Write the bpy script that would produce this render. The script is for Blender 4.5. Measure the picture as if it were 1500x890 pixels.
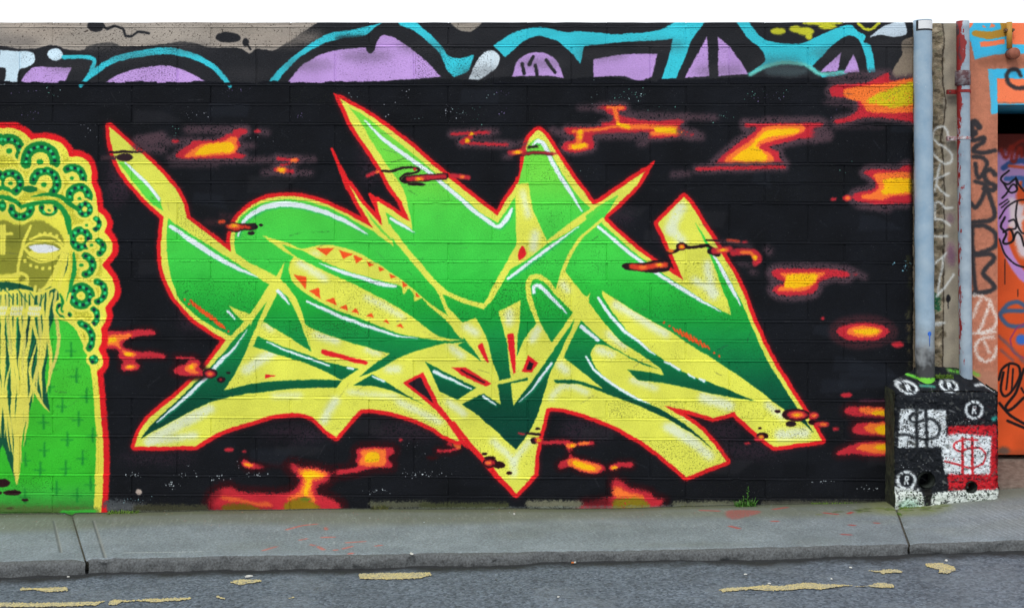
import bpy, bmesh, math, random
import numpy as np
from mathutils import Vector, Matrix
R = math.radians
for o in list(bpy.data.objects): bpy.data.objects.remove(o)
S = bpy.context.scene
COL = S.collection

# ------------------------------------------------------------------ camera
F_PX, DIST, CAM_Z, PXM = 1787.0, 6.9, 1.602, 259.0     # focal length in photo pixels, distance to wall, eye height
cam_d = bpy.data.cameras.new('camera'); cam = bpy.data.objects.new('camera', cam_d); COL.objects.link(cam)
cam.location = (0, -DIST, CAM_Z); cam.rotation_euler = (R(90), 0, 0)
cam_d.sensor_width = 36; cam_d.lens = 36 * F_PX / 1500; cam_d.shift_y = -115 / 1500
cam_d.clip_end = 500
S.camera = cam
# ------------------------------------------------------------------ sky, sun, exposure (overcast)
SUN_EL, SUN_ROT = 52, 205
w = bpy.data.worlds.new('World'); S.world = w; w.use_nodes = True
nt = w.node_tree; bg = nt.nodes['Background']; sky = nt.nodes.new('ShaderNodeTexSky')
sky.sky_type = 'NISHITA'; sky.sun_disc = False; sky.sun_elevation = R(SUN_EL); sky.sun_rotation = R(SUN_ROT)
sky.air_density = 1.0; sky.dust_density = 6.0; sky.ozone_density = 1.0
cl = nt.nodes.new('ShaderNodeTexNoise'); cl.inputs['Scale'].default_value = 2.2; cl.inputs['Detail'].default_value = 5      # an even cloud sheet over the sky
tc = nt.nodes.new('ShaderNodeTexCoord'); nt.links.new(tc.outputs['Generated'], cl.inputs['Vector'])
cm = nt.nodes.new('ShaderNodeMix'); cm.data_type = 'RGBA'; cm.inputs[6].default_value = (8.0, 8.35, 8.8, 1); cm.inputs[7].default_value = (9.4, 9.7, 10.0, 1); nt.links.new(cl.outputs['Fac'], cm.inputs[0])
ov = nt.nodes.new('ShaderNodeMix'); ov.data_type = 'RGBA'; ov.inputs[0].default_value = .88; nt.links.new(sky.outputs[0], ov.inputs[6]); nt.links.new(cm.outputs[2], ov.inputs[7])
nt.links.new(ov.outputs[2], bg.inputs[0]); bg.inputs[1].default_value = 0.12
sun_d = bpy.data.lights.new('sun', 'SUN'); sun_d.energy = 1.2; sun_d.angle = R(14); sun_d.color = (1, .98, .95)
sun = bpy.data.objects.new('sun', sun_d); COL.objects.link(sun)
sun.rotation_euler = (R(90 - SUN_EL), 0, R(-22)); sun.location = (-3, -8, 9)
S.view_settings.view_transform = 'Standard'; S.view_settings.look = 'None'
S.view_settings.exposure = 0.17; S.view_settings.gamma = 1
# ------------------------------------------------------------------ spray paint: vector shapes rastered in memory
K = 2                                   # texels per photo pixel
rng = np.random.default_rng(7)
def blur(m, s):
    """soft edge: three box passes of total sigma s texels"""
    r = int(round(s))
    if r < 1: return m
    for ax in (0, 1):
        for _ in range(2):
            p = [(0, 0), (0, 0)]; p[ax] = (r + 1, r)
            c = np.cumsum(np.pad(m, p, mode='edge'), axis=ax, dtype=np.float64)
            n = m.shape[ax]
            a = np.take(c, np.arange(2 * r + 1, 2 * r + 1 + n), axis=ax); b = np.take(c, np.arange(0, n), axis=ax)
            m = ((a - b) / (2 * r + 1)).astype(np.float32)
    return m
def noise2(h, w, cell, seed):
    g = np.random.default_rng(seed).random((h // cell + 3, w // cell + 3)).astype(np.float32)
    y = np.arange(h) / cell; x = np.arange(w) / cell
    yi = y.astype(int); xi = x.astype(int); fy = (y - yi)[:, None]; fx = (x - xi)[None]
    fy = fy * fy * (3 - 2 * fy); fx = fx * fx * (3 - 2 * fx)
    a = g[yi][:, xi]; b = g[yi][:, xi + 1]; c = g[yi + 1][:, xi]; d = g[yi + 1][:, xi + 1]
    return (a * (1 - fx) + b * fx) * (1 - fy) + (c * (1 - fx) + d * fx) * fy
def P(s, z=None):
    """'x,y x,y! ...' -> points; ! marks a corner; z=(ox,oy): coordinates read from a 5x enlargement"""
    out = []
    for t in s.split():
        c = t.endswith('!'); a, b = t.rstrip('!').split(',')
        a, b = float(a), float(b)
        if z: a, b = z[0] + a / 5, z[1] + b / 5
        out.append((a, b, c))
    return out
def spline(pts, closed=True, n=7, corner=False):
    if corner or len(pts) < 3: return np.array([(p[0], p[1]) for p in pts])
    N = len(pts); out = []
    for i in range(N if closed else N - 1):
        p1, p2 = pts[i], pts[(i + 1) % N]
        p0 = pts[i - 1] if (closed or i > 0) else p1
        p3 = pts[(i + 2) % N] if (closed or i + 2 < N) else p2
        a, b = np.array(p1[:2]), np.array(p2[:2])
        L = np.linalg.norm(b - a)
        def tan(u, v, q):
            d = np.array(v[:2]) - np.array(u[:2]); l = np.linalg.norm(d)
            return d / l * L if l > 0 else d * 0
        m1 = (b - a) if p1[2] else tan(p0, p2, L)
        m2 = (b - a) if p2[2] else tan(p1, p3, L)
        for t in np.linspace(0, 1, n, endpoint=False):
            h = (2*t**3-3*t**2+1, t**3-2*t**2+t, -2*t**3+3*t**2, t**3-t**2)
            out.append(h[0]*a + h[1]*m1*.8 + h[2]*b + h[3]*m2*.8)
    if not closed: out.append(np.array(pts[-1][:2]))
    return np.array(out)
class Canvas:
    def __init__(s, x0, y0, x1, y1, base, seed=1):
        s.x0, s.y0, s.x1, s.y1 = x0, y0, x1, y1
        s.W, s.H = int((x1 - x0) * K), int((y1 - y0) * K)
        s.a = np.empty((s.H, s.W, 3), np.float32); s.a[:] = np.array(base, np.float32) / 255
        s.n1 = blur(rng.random((s.H, s.W)).astype(np.float32), 1); s.n1 = np.clip((s.n1 - .5) * 2.6 + .5, 0, 1)
        s.n2 = noise2(s.H, s.W, 9, seed) * .6 + noise2(s.H, s.W, 4, seed + 1) * .4
        s.n3 = noise2(s.H, s.W, 60, seed + 2)
    def box(s, pts, pad):
        q = (np.asarray(pts)[:, :2] - (s.x0, s.y0)) * K
        a = np.floor(q.min(0) - pad).astype(int); b = np.ceil(q.max(0) + pad).astype(int) + 1
        return q, max(a[0], 0), max(a[1], 0), min(b[0], s.W), min(b[1], s.H)
    def pmask(s, pts, pad=6):
        q, ax, ay, bx, by = s.box(pts, pad)
        if bx <= ax or by <= ay: return None
        h, wd = by - ay, bx - ax
        d = np.zeros((h, wd + 1), np.int32)
        r = np.roll(q, -1, 0)
        for (xa, ya), (xb, yb) in zip(q, r):
            if ya == yb: continue
            if ya > yb: xa, ya, xb, yb = xb, yb, xa, ya
            i0 = max(int(math.ceil(ya - .5)), ay); i1 = min(int(math.ceil(yb - .5)), by)
            if i1 <= i0: continue
            rows = np.arange(i0, i1); xc = xa + (rows + .5 - ya) * (xb - xa) / (yb - ya)
            np.add.at(d, (rows - ay, np.clip(np.ceil(xc - .5).astype(int) - ax, 0, wd)), 1)
        return (ax, ay, bx, by), (np.cumsum(d, 1)[:, :wd] & 1).astype(np.float32)
    def smask(s, pts, ws, pad=6):
        """stroke; ws = width or list of widths along the path, in photo pixels"""
        pts = np.asarray(pts, float)
        ws = np.full(len(pts), ws, float) if np.isscalar(ws) else np.interp(np.linspace(0, 1, len(pts)), np.linspace(0, 1, len(ws)), ws)
        q, ax, ay, bx, by = s.box(pts, pad + ws.max() * K)
        if bx <= ax or by <= ay: return None
        m = np.zeros((by - ay, bx - ax), np.float32)
        if len(q) == 1: q = np.vstack([q, q + .01]); ws = np.repeat(ws, 2)
        for i in range(len(q) - 1):
            a, b = q[i], q[i + 1]; wa, wb = ws[i] * K / 2, ws[i + 1] * K / 2; wm = max(wa, wb) + 2
            lo = np.floor(np.minimum(a, b) - wm).astype(int); hi = np.ceil(np.maximum(a, b) + wm).astype(int) + 1
            lx, ly, hx, hy = max(lo[0], ax), max(lo[1], ay), min(hi[0], bx), min(hi[1], by)
            if hx <= lx or hy <= ly: continue
            X, Y = np.meshgrid(np.arange(lx, hx) + .5, np.arange(ly, hy) + .5)
            d = b - a; L2 = max(d @ d, 1e-9)
            t = np.clip(((X - a[0]) * d[0] + (Y - a[1]) * d[1]) / L2, 0, 1)
            dist = np.hypot(X - a[0] - t * d[0], Y - a[1] - t * d[1])
            v = np.clip(wa + (wb - wa) * t - dist + .5, 0, 1)
            sub = m[ly - ay:hy - ay, lx - ax:hx - ax]; np.maximum(sub, v, out=sub)
        return (ax, ay, bx, by), m
    def put(s, bm, color, soft=1, grit=.5, alpha=1, speck=0):
        if bm is None: return
        (ax, ay, bx, by), m = bm
        if soft: m = blur(m, soft)
        n1 = s.n1[ay:by, ax:bx]
        if grit: m = np.clip((m + (n1 - .5) * grit * 4 * m * (1 - m)), 0, 1)
        if speck: m = m * np.clip((n1 - speck) * 4 + .5, 0, 1)
        m = (m * alpha)[..., None]
        c = color(s, ax, ay, bx, by) if callable(color) else np.array(color, np.float32) / 255
        sub = s.a[ay:by, ax:bx]; sub += (c - sub) * m
    def poly(s, path, color, z=None, soft=1, grit=.5, alpha=1, speck=0, corner=False):
        pts = spline(P(path, z), True, corner=corner) if isinstance(path, str) else path
        s.put(s.pmask(pts, 6 + 3 * soft), color, soft, grit, alpha, speck)
    def line(s, path, wd, color, z=None, soft=1, grit=.4, alpha=1, speck=0, closed=False, corner=False):
        pts = spline(P(path, z), closed, corner=corner) if isinstance(path, str) else path
        if closed: pts = np.vstack([pts, pts[:1]])
        if z and isinstance(path, str): wd = wd / 5 if np.isscalar(wd) else [q / 5 for q in wd]
        s.put(s.smask(pts, wd, 6 + 3 * soft), color, soft, grit, alpha, speck)
    def ell(s, cx, cy, rx, ry, color, z=None, soft=1, grit=.5, alpha=1, speck=0):
        if z: cx, cy, rx, ry = z[0] + cx / 5, z[1] + cy / 5, rx / 5, ry / 5
        t = np.linspace(0, 2 * math.pi, 36, endpoint=False)
        s.put(s.pmask(np.c_[cx + rx * np.cos(t), cy + ry * np.sin(t)], 6 + 3 * soft), color, soft, grit, alpha, speck)
    def chips(s, cx, cy, rx, ry, n, color, seed, size=1.2):
        """flaked paint: little irregular specks"""
        r = np.random.default_rng(seed)
        for _ in range(n):
            x, y = cx + r.normal() * rx * .5, cy + r.normal() * ry * .5
            k = size * r.uniform(.35, 1.1); t = np.sort(r.uniform(0, 6.28, 6))
            s.put(s.pmask(np.c_[x + k * np.cos(t) * r.uniform(.5, 1.3, 6), y + k * np.sin(t) * r.uniform(.5, 1.2, 6)], 4), color, 0, 0, r.uniform(.5, 1))
    def image(s, name):
        im = bpy.data.images.new(name, s.W, s.H, alpha=False)
        buf = np.ones((s.H, s.W, 4), np.float32); buf[..., :3] = np.clip(s.a[::-1], 0, 1)
        im.pixels.foreach_set(buf.ravel()); im.update(); im.pack()
        return im
def grad(stops):
    ys = [a for a, _ in stops]; cs = np.array([c for _, c in stops], np.float32) / 255
    def f(s, ax, ay, bx, by):
        y = s.y0 + (np.arange(ay, by) + .5) / K
        y = y[:, None] + (s.n2[ay:by, ax:bx] - .5) * 7
        return np.stack([np.interp(y, ys, cs[:, i]) for i in range(3)], -1).astype(np.float32)
    return f
# ------------------------------------------------------------------ the mural, in wall coordinates (259 units per metre)
M = Canvas(-300, 20, 1760, 760, (19, 21, 26), 11)
RED, YEL, CYA, PUR = (224, 34, 38), (224, 226, 86), (58, 196, 212), (190, 152, 216)
CRI, ORA, FYE, HAL = (192, 42, 54), (246, 118, 50), (248, 190, 20), (80, 60, 68)
DK, WHT, PALE, OLD = (38, 20, 27), (228, 240, 243), (226, 234, 196), (37, 38, 42)
GRN = grad([(140, (122, 218, 66)), (260, (112, 216, 70)), (310, (78, 210, 72)), (390, (62, 204, 72)), (420, (46, 186, 62)),
            (455, (30, 164, 58)), (490, (22, 146, 66)), (525, (14, 120, 64)), (560, (8, 92, 58)), (600, (6, 72, 52)), (660, (6, 60, 50))])
# black ground: roller patches, faint dust
M.a *= (.86 + .28 * M.n3[..., None]); M.a *= (.93 + .14 * M.n2[..., None])
# ---- old mural across the top
M.poly('-300,20! 1345,20! 1345,108! 1300,116 1250,112 1190,117 1120,113 1060,115 1000,118 960,121 930,119 900,114 870,113 830,116 780,115 740,112 700,117 640,116 580,119 520,119 470,122 400,124 330,123 280,121 230,125 180,122 120,123 60,124 0,125 -300,124!', OLD, soft=1, grit=1)
BARE = (162, 153, 143)
M.poly('-300,20! 480,20! 465,33! 450,43 430,56 412,68 398,74 375,72 366,78 356,73 345,70 305,70 290,65 265,61 230,66 180,68 165,63 150,62 130,67 122,73 100,73 75,66 60,70 33,72 0,67 -300,67!', BARE)
M.poly('652,20! 712,20! 704,36 690,46 674,44 662,37', (140, 132, 122))
M.poly('1345,52! 1330,56 1321,62 1322,80 1312,96 1307,108 1314,116 1345,112!', (138, 124, 108))
for k, (x, y, c) in enumerate([(60, 45, (172, 158, 144)), (140, 57, (146, 138, 128)), (250, 52, (172, 162, 150)), (350, 45, (150, 140, 128)), (420, 55, (166, 154, 142))]):
    M.ell(x, y, 55, 12, c, soft=14, alpha=.6)
M.put((( 0, 0, M.W, 105), np.where((M.a[:105, :, 0] > .45) & (M.n1[:105] < .2), 1, 0).astype(np.float32)), (70, 62, 56), 0, 0, .75)
M.ell(140, 38, 12, 9, OLD); M.line('150,36 156,42 168,39 180,43 184,53 192,53 202,47 218,49', 3.6, OLD); M.ell(334, 55, 18, 8, OLD); M.ell(360, 62, 5, 6, OLD); M.line('362,64 367,72', 3, OLD)
M.poly('0,73! 30,75 46,76 51,82 50,92 40,98 28,103 25,124! -2,124!', (205, 228, 240)); M.poly('-5,98! 8,101 6,124! -5,124!', OLD)
M.ell(81, 80, 15, 13, OLD); M.ell(81, 80, 11.5, 9, (205, 228, 240))
M.line('93,84 130,84 138,89 134,103', 6, CYA); M.line('118,126 140,104 170,87 210,78 250,75 290,85 318,103 337,126', [5, 9, 9, 10, 10, 9, 8, 6], CYA)
M.poly('30,122! 36,110 47,100 55,98! 105,99! 94,123!', PUR); M.poly('153,122! 170,111 195,102 225,97 255,98 280,108 303,121!', PUR)
M.poly('391,123! 410,100 450,67 480,50 520,43 545,37 560,33! 550,40 534,53! 500,57 475,63 440,84 415,108 406,122!', CYA)
M.ell(520, 56, 30, 5, OLD, soft=4, alpha=.7)
M.poly('580,20! 600,20! 612,35 630,50 647,68 656,81 672,86 694,80! 690,95 686,104 665,114! 655,103 645,80 625,60 605,44 585,36', CYA)
M.poly('420,122! 440,98 470,80 500,73 535,70 538,76 544,79 549,74 553,60 560,52 575,54 600,70 625,90 646,113! 590,117 500,121', PUR)
M.poly('687,116! 697,92 710,76 722,74 732,84 728,98 715,108 702,116', (214, 228, 236))
M.poly('722,67! 755,47 780,40 800,41 830,47 855,46 900,50 950,47 972,42 990,30! 1035,30! 1014,58 1003,85 990,115! 969,116! 978,90 986,57! 950,60 900,63 856,68! 850,94! 838,78 815,60 790,53 775,56 758,68 740,84!', CYA)
M.poly('750,112! 758,90 775,78 795,77 815,88 826,114! 800,111', PUR)
for l in ('765,94 768,108', '781,83 775,95', '784,96 788,112', '800,88 813,106'): M.line(l, 5, OLD)
M.poly('870,113! 869,87! 910,80 963,79! 955,113! 935,119 915,112', PUR); M.poly('1003,114! 1015,90 1036,53! 1039,112!', PUR); M.poly('1052,54! 1070,70 1085,90 1096,109! 1052,112!', PUR)
M.poly('1070,20! 1090,20! 1110,50 1125,60 1150,64 1175,63 1205,50 1235,38 1248,37 1258,47 1268,53 1265,62 1275,66 1283,105! 1272,107! 1266,78 1256,57 1243,52 1225,62 1190,97! 1202,109 1230,104 1242,107 1205,114! 1190,102 1165,91 1140,92 1112,104 1094,110! 1108,100 1120,90 1117,75 1095,55', CYA)
M.ell(1152, 104, 34, 8, (70, 84, 88), soft=5, alpha=.8); M.line('1098,110 1120,98 1150,92 1180,95 1200,108 1238,106', 5, (110, 208, 196), soft=3)
M.poly('1202,106! 1220,88 1233,77! 1227,104!', PUR); M.poly('1236,107! 1250,79! 1260,106!', PUR)
M.poly('1273,55! 1285,45 1300,36 1322,32 1327,38 1328,50 1310,54 1290,51', (200, 216, 228))
LIM = (196, 196, 50)
for x, y, a, b in ((1140, 46, 11, 5), (1165, 43, 9, 5), (1180, 46, 12, 6), (1185, 53, 5, 5), (1212, 39, 14, 4), (1205, 34, 30, 3)): M.ell(x, y, a, b, LIM, soft=2)
M.line('1257,34 1266,42 1276,43 1288,34', 4, LIM)
for k in range(16): M.ell(20 + k * 86, 60 + (k * 37) % 50, 40, 8, (64, 62, 64), soft=12, alpha=.35)
# roller edge of the black over the old piece
for k in range(70):
    x = -10 + k * 19.5; M.line('%f,%f %f,%f' % (x, 121.5 + (k * 7 % 5) * .7 - max(0, x - 600) * .008, x + 24, 121 + (k * 11 % 5) * .8 - max(0, x - 600) * .008), 4.5, (20, 22, 28), soft=1, grit=1)
# chips and flakes through the black
CC = [(120, 200, 180), (200, 205, 215), (160, 140, 200), (190, 230, 230)]
r_ = np.random.default_rng(5)
for k in range(40):
    x, y = r_.uniform(20, 1310), r_.choice([135, 142, 165, 172, 190, 250], p=[.3, .2, .2, .12, .1, .08])
    M.chips(x, y, r_.uniform(8, 34), r_.uniform(5, 16), int(r_.integers(4, 15)), CC[int(r_.integers(4))], 100 + k, .9)
for k in range(16): M.chips(r_.uniform(170, 1330), r_.uniform(200, 720), 26, 12, int(r_.integers(4, 14)), CC[int(r_.choice([1, 1, 3, 0]))], 300 + k, .75)
for x, y in ((195, 695), (270, 695), (315, 700), (370, 694), (605, 693), (640, 694), (1200, 705), (1270, 715), (250, 710), (556, 719)): M.chips(x, y, 18, 4, 14, (205, 215, 220), int(x), 1.3)
# ---- glow of red-purple overspray round the letters
for x, y, a, b in ((170, 265, 14, 40), (540, 215, 14, 60), (905, 315, 22, 14), (975, 345, 12, 18), (300, 470, 40, 20), (430, 635, 50, 14), (600, 630, 60, 14), (860, 630, 40, 16), (1100, 660, 60, 10), (230, 670, 60, 8), (1060, 630, 30, 14), (185, 260, 10, 30)):
    M.ell(x, y, a, b, (66, 44, 58), soft=16, alpha=.5, speck=.35)
# ---- fire
def fire(z, cri, ora=(), yel=(), halo=HAL, hr=26, hs=.28, sf=2):
    """each layer: list of paths (filled) or (path, r) chains"""
    def each(L, fn_p, fn_l):
        for q in ([L] if isinstance(L, str) else L):
            if isinstance(q, str): fn_p(q)
            else: fn_l(*q)
    if halo:
        def hp(q):
            pts = spline(P(q, z)); c = pts.mean(0)
            M.put(M.pmask(pts, 80), halo, 1, 0, .0)
            M.line(np.vstack([pts, pts[:1]]), hr / 2.5, halo, soft=5, grit=0, alpha=.95, speck=hs)
        def hl(q, r): M.line(spline(P(q, z), False), (2 * r) / 5 + hr / 2.5, halo, soft=5, grit=0, alpha=.9, speck=hs)
        each(cri, hp, hl)
    for L, c in ((cri, CRI), (ora, ORA), (yel, FYE)):
        each(L, lambda q: M.poly(q, c, z, soft=sf, grit=1.2), lambda q, r: M.line(q, 2 * r, c, z, soft=sf, grit=1.1))
def halos(z, L, c=HAL, sp=.3):
    for q, r in L: M.line(q, 2 * r, c, z, soft=6, grit=0, alpha=.9, speck=sp)
halos((200, 120), [('370,350 800,352', 32), ('0,430 190,400', 30), ('60,440 400,440', 34), ('240,560 700,575 1300,565', 26), ('780,470 850,465', 25), ('240,612 600,616', 12), ('930,665 1280,670', 28), ('900,365 960,370', 26)])
fire((200, 120), '285,540 300,515 400,450 405,432 560,425 640,400 655,382 700,375 718,347 800,342 810,372 760,395 747,430 765,470 735,510 800,545 700,560 400,562 300,558',
     '350,545 370,520 470,460 520,447 640,430 690,400 740,410 730,450 742,480 720,520 600,540 400,550', '430,530 450,500 530,457 690,440 715,470 700,510 600,522 460,535')
M.ell(285, 433, 30, 13, CRI, (200, 120), 2); M.ell(885, 362, 25, 14, CRI, (200, 120), 2)
fire((200, 120), [('1035,560 1180,575', 12), ('1130,600 1060,610', 8), ('1015,640 1140,655', 14)], [('1140,577 1165,575', 14), ('1040,643 1080,647', 20)], [('1050,645 1075,647', 12)])
fire((460, 120), [('1010,382 1290,370', 12), ('1150,400 1085,440', 18), ('1080,445 1420,462', 11)], (), [('1150,382 1160,381', 11), ('1120,430 1130,430', 15)])
fire((720, 120), '770,190 830,172 980,175 985,205 930,225 960,250 1050,272 1200,285 1410,272 1400,300 1380,325 1440,360 1485,375 1480,405 1400,395 1145,415 1145,375 1100,370 800,385 745,395 755,450 745,490 600,515 540,505 515,480 540,440 610,425 600,390 560,385 530,360 545,337 700,335 800,320 810,300 880,290 890,250 845,225 830,205',
     [('850,185 960,190', 12), ('900,190 930,300', 16), ('930,325 800,345 600,365', 11), ('950,325 1350,338', 19), ('1170,380 1400,370', 15), ('650,370 640,440', 25), ('580,475 690,470', 22)],
     [('930,310 1000,330', 15), ('1210,350 1340,360', 19), ('645,370 655,370', 17), ('645,405 646,406', 13), ('600,475 680,465', 17)])
halos((720, 120), [('640,190 800,190', 20), ('1000,235 1440,250', 22), ('770,400 1140,400', 26), ('1080,450 1130,455', 24), ('440,350 520,380', 30), ('0,370 40,365', 25), ('1330,680 1440,670', 26)])
fire((1000, 100), '450,405! 1030,400! 1010,430 960,450 995,480 980,505 850,520 700,555 640,580 700,610 720,670 745,692! 230,700! 290,645 350,590 430,530 520,470 540,435 460,430',
     '310,685 330,640 420,580 520,510 600,432 720,418 890,420 890,460 830,490 650,535 560,575 640,620 672,680 600,695', '370,670 400,630 490,570 530,530 600,465 650,450 850,445 840,475 620,510 540,560 590,610 620,650 600,678', hr=40)
fire((1000, 100), [('105,738 400,730 740,722', 13)])
halos((1000, 100), [('0,360 240,360', 24), ('600,370 1000,370', 16), ('0,470 130,500', 40), ('1050,440 1480,430', 8), ('980,520 1060,500', 30)])
fire(None, '1214,133 1225,125 1270,121 1290,110 1302,107 1304,118 1345,113! 1345,182! 1320,176 1290,172 1262,173 1245,178 1222,178 1245,171 1256,160 1255,148 1240,143 1220,142',
     '1237,131 1262,126 1300,122 1345,112! 1345,164! 1300,166 1270,162 1262,150 1245,145 1236,140', (), hr=30)
M.poly('1270,149 1285,138 1320,125 1345,117! 1345,150! 1310,158 1285,153', (206, 188, 30), soft=3, grit=1.4, speck=.16)
halos(None, [('1215,115 1290,106', 5), ('1208,150 1255,156', 3)])
fire((1200, 150), '330,515 360,495 580,490 640,460 720,465! 720,735! 430,745 260,715 245,690 270,665 400,630 412,590 370,540', '400,530 720,510! 720,670! 520,690 480,710 320,705 310,680 400,655 440,610', '470,570 540,555 720,560! 720,650! 480,675 455,655 480,620', hr=40)
M.ell(205, 700, 38, 22, CRI, (1200, 150), 2); M.ell(210, 700, 20, 13, ORA, (1200, 150), 2); M.ell(105, 706, 24, 11, CRI, (1200, 150), 2)
halos((1200, 150), [('280,760 520,790', 18), ('0,230 60,240', 50)])
Z = (960, 270)
fire(Z, '850,650 880,622 1150,615 1400,635 1428,658 1400,680 1300,680 1200,710 1190,740 1160,790 1050,815 900,805 858,775 880,745 940,720 890,695', '920,655 960,650 1250,645 1200,680 1150,740 1100,775 900,780 895,760 945,740 950,690', '960,665 1180,655 1170,700 1130,740 950,755 945,720 955,690', hr=44)
M.ell(1465, 656, 20, 13, CRI, Z, 2); halos(Z, [('1450,640 1530,680', 30), ('700,640 740,650', 18), ('820,480 840,490', 30)])
fire((1200, 320), '125,825 160,790 260,765 360,762 450,780 515,825 480,865 400,890 250,895 160,865', '200,825 240,795 340,785 430,800 460,825 420,860 300,868 220,850', '250,825 300,808 380,805 440,825 390,845 300,845', hr=60, halo=(60, 34, 40))
M.ell(25, 731, 16, 11, CRI, (1200, 320), 2); M.ell(575, 372, 46, 23, CRI, (1200, 430), 3); M.ell(1300, 42, 46, 18, CRI, (980, 570), 2)
Z = (1200, 580)
for c, o, y in (('185,105 210,80 350,75 560,95! 560,175! 380,150 250,145 200,130', '290,95 350,80 560,100! 560,158! 380,135 310,115', '380,125 430,105 560,110! 560,148! 430,140'),
                ('245,235 280,200 560,185! 560,310! 380,290 260,270', '330,230 370,200 560,195! 560,290! 380,270 340,250', '410,240 440,215 560,205! 560,280! 440,275'),
                ('130,420 180,380 280,340 400,325 560,330! 560,440! 330,435 250,420 180,430', '275,380 320,350 560,340! 560,430! 400,415 300,395', '400,375 480,350 560,350! 560,400!')):
    fire(Z, c, o, y, halo=(48, 18, 24), hr=34)
M.line('330,150 560,170', 9, (120, 30, 50), Z, soft=3); M.line('300,35 560,30', 10, (150, 60, 90), Z, soft=4, alpha=.7)
Z = (460, 580)
fire(Z, '310,400 340,378 560,375 592,395 580,420 545,437 548,465 575,500 565,520 450,525 300,555 120,590 70,585 130,550 260,525 322,505 300,470 315,440', '340,400 380,390 520,390 525,440 530,480 510,510 400,515 335,500 330,470 350,440', '375,430 400,410 470,415 480,470 440,485 375,480', halo=(46, 12, 18), hr=44)
fire(Z, [('905,402 1000,395 1060,375', 10), ('990,345 1000,350', 14)], [('1030,350 1060,365', 18)], (), halo=(46, 12, 18)); M.ell(635, 320, 14, 12, CRI, Z, 2); M.ell(865, 450, 45, 14, (50, 12, 16), Z, 3)
Z = (180, 580)
fire(Z, '1210,510 1240,493 1320,515 1460,535 1515,565 1500,620 1425,655 1425,710 1520,745 1600,800 1560,850! 620,850! 640,740 700,680 780,665 870,700 1050,712 1200,705 1265,670 1295,620 1270,570', '1280,535 1330,530 1500,560 1460,600 1390,625 1385,690 1412,770 1370,772 1330,730 1230,770 1200,750 1290,700 1320,600',
     '1310,555 1470,572 1385,602 1372,640 1352,720 1320,722 1340,620', halo=(48, 12, 18), hr=50, sf=4)
M.line('640,835 650,760 700,700', 40, (70, 14, 22), Z, soft=8, alpha=.7); M.line('640,835 1100,835', 36, (90, 20, 28), Z, soft=7, alpha=.6, speck=.15); M.poly('710,745 800,735 950,770 1080,780 1095,805 1000,805 850,775', (222, 92, 50), Z, 3, 1.2); M.poly('740,800 850,785 1000,810 1010,840 730,840', (112, 86, 24), Z, 4, 1.2); M.poly('1180,790 1300,745 1420,790 1440,840 1180,840', (140, 112, 22), Z, 4, 1.2)
M.ell(1340, 752, 40, 14, (96, 120, 30), Z, 3); M.ell(775, 392, 36, 14, CRI, Z, 2); M.ell(890, 403, 17, 8, CRI, Z, 2)
fire(Z, '863,490 890,460 940,485 1036,512 1000,532 900,522', '880,495 900,480 960,505 930,518', '895,500 910,490 935,505', halo=(42, 12, 18)); M.line('1000,500 1220,510', 34, (46, 12, 18), Z, soft=5, alpha=.7)
Z = (720, 580)
fire(Z, [('375,338 560,338 600,360', 15), ('560,345 575,395', 22), ('640,350 740,342', 15)], [('560,362 610,362', 17), ('650,347 705,343', 12)], [('585,364 598,362', 11)], halo=(44, 12, 18), hr=16)
fire(Z, '485,512 500,480 560,455 580,422 597,445 700,470 800,500 838,527 820,550 720,566 640,547 580,517 500,530', '555,470 590,455 780,500 805,530 760,555 700,557 620,532 565,505', '590,480 640,480 760,520 750,540 690,540 620,515', halo=(44, 12, 18), hr=26)
fire(Z, [('880,525 940,500 1020,500', 20)], [('890,525 910,523', 15)], [('898,525 905,523', 10)], halo=(44, 12, 18))
fire(Z, '885,620 915,603 960,625 1010,665 1160,700 1200,740 1265,762 1200,830! 620,830! 660,785 880,732 880,660', '890,722 900,665 930,660 990,700 1100,720 1120,748 980,742', (), halo=(44, 12, 18), hr=40, sf=4)
M.poly('890,770 950,742 1100,748 1160,800 1140,830! 885,830!', (128, 112, 24), Z, 3, 1.4, speck=.12); M.ell(770, 780, 120, 30, (60, 16, 22), Z, 8, alpha=.8)
fire(None, '146,488 180,485 220,482 228,488 205,492 190,496 181,502 182,508 200,514 243,521 210,524 198,527 205,535 203,541 182,543 176,538 180,530 173,523 174,515 162,510 146,511', '150,494 170,490 192,489 190,494 176,500 176,508 188,515 200,518 195,522 182,520 178,512 168,506 150,504', '150,497 168,495 172,498 160,502 150,502', halo=(44, 14, 20), hr=20)
M.ell(188, 518.5, 6, 3, FYE, soft=2); M.ell(191, 537, 9, 3.4, ORA, soft=2); M.ell(190, 537, 5, 1.6, FYE, soft=2)
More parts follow.
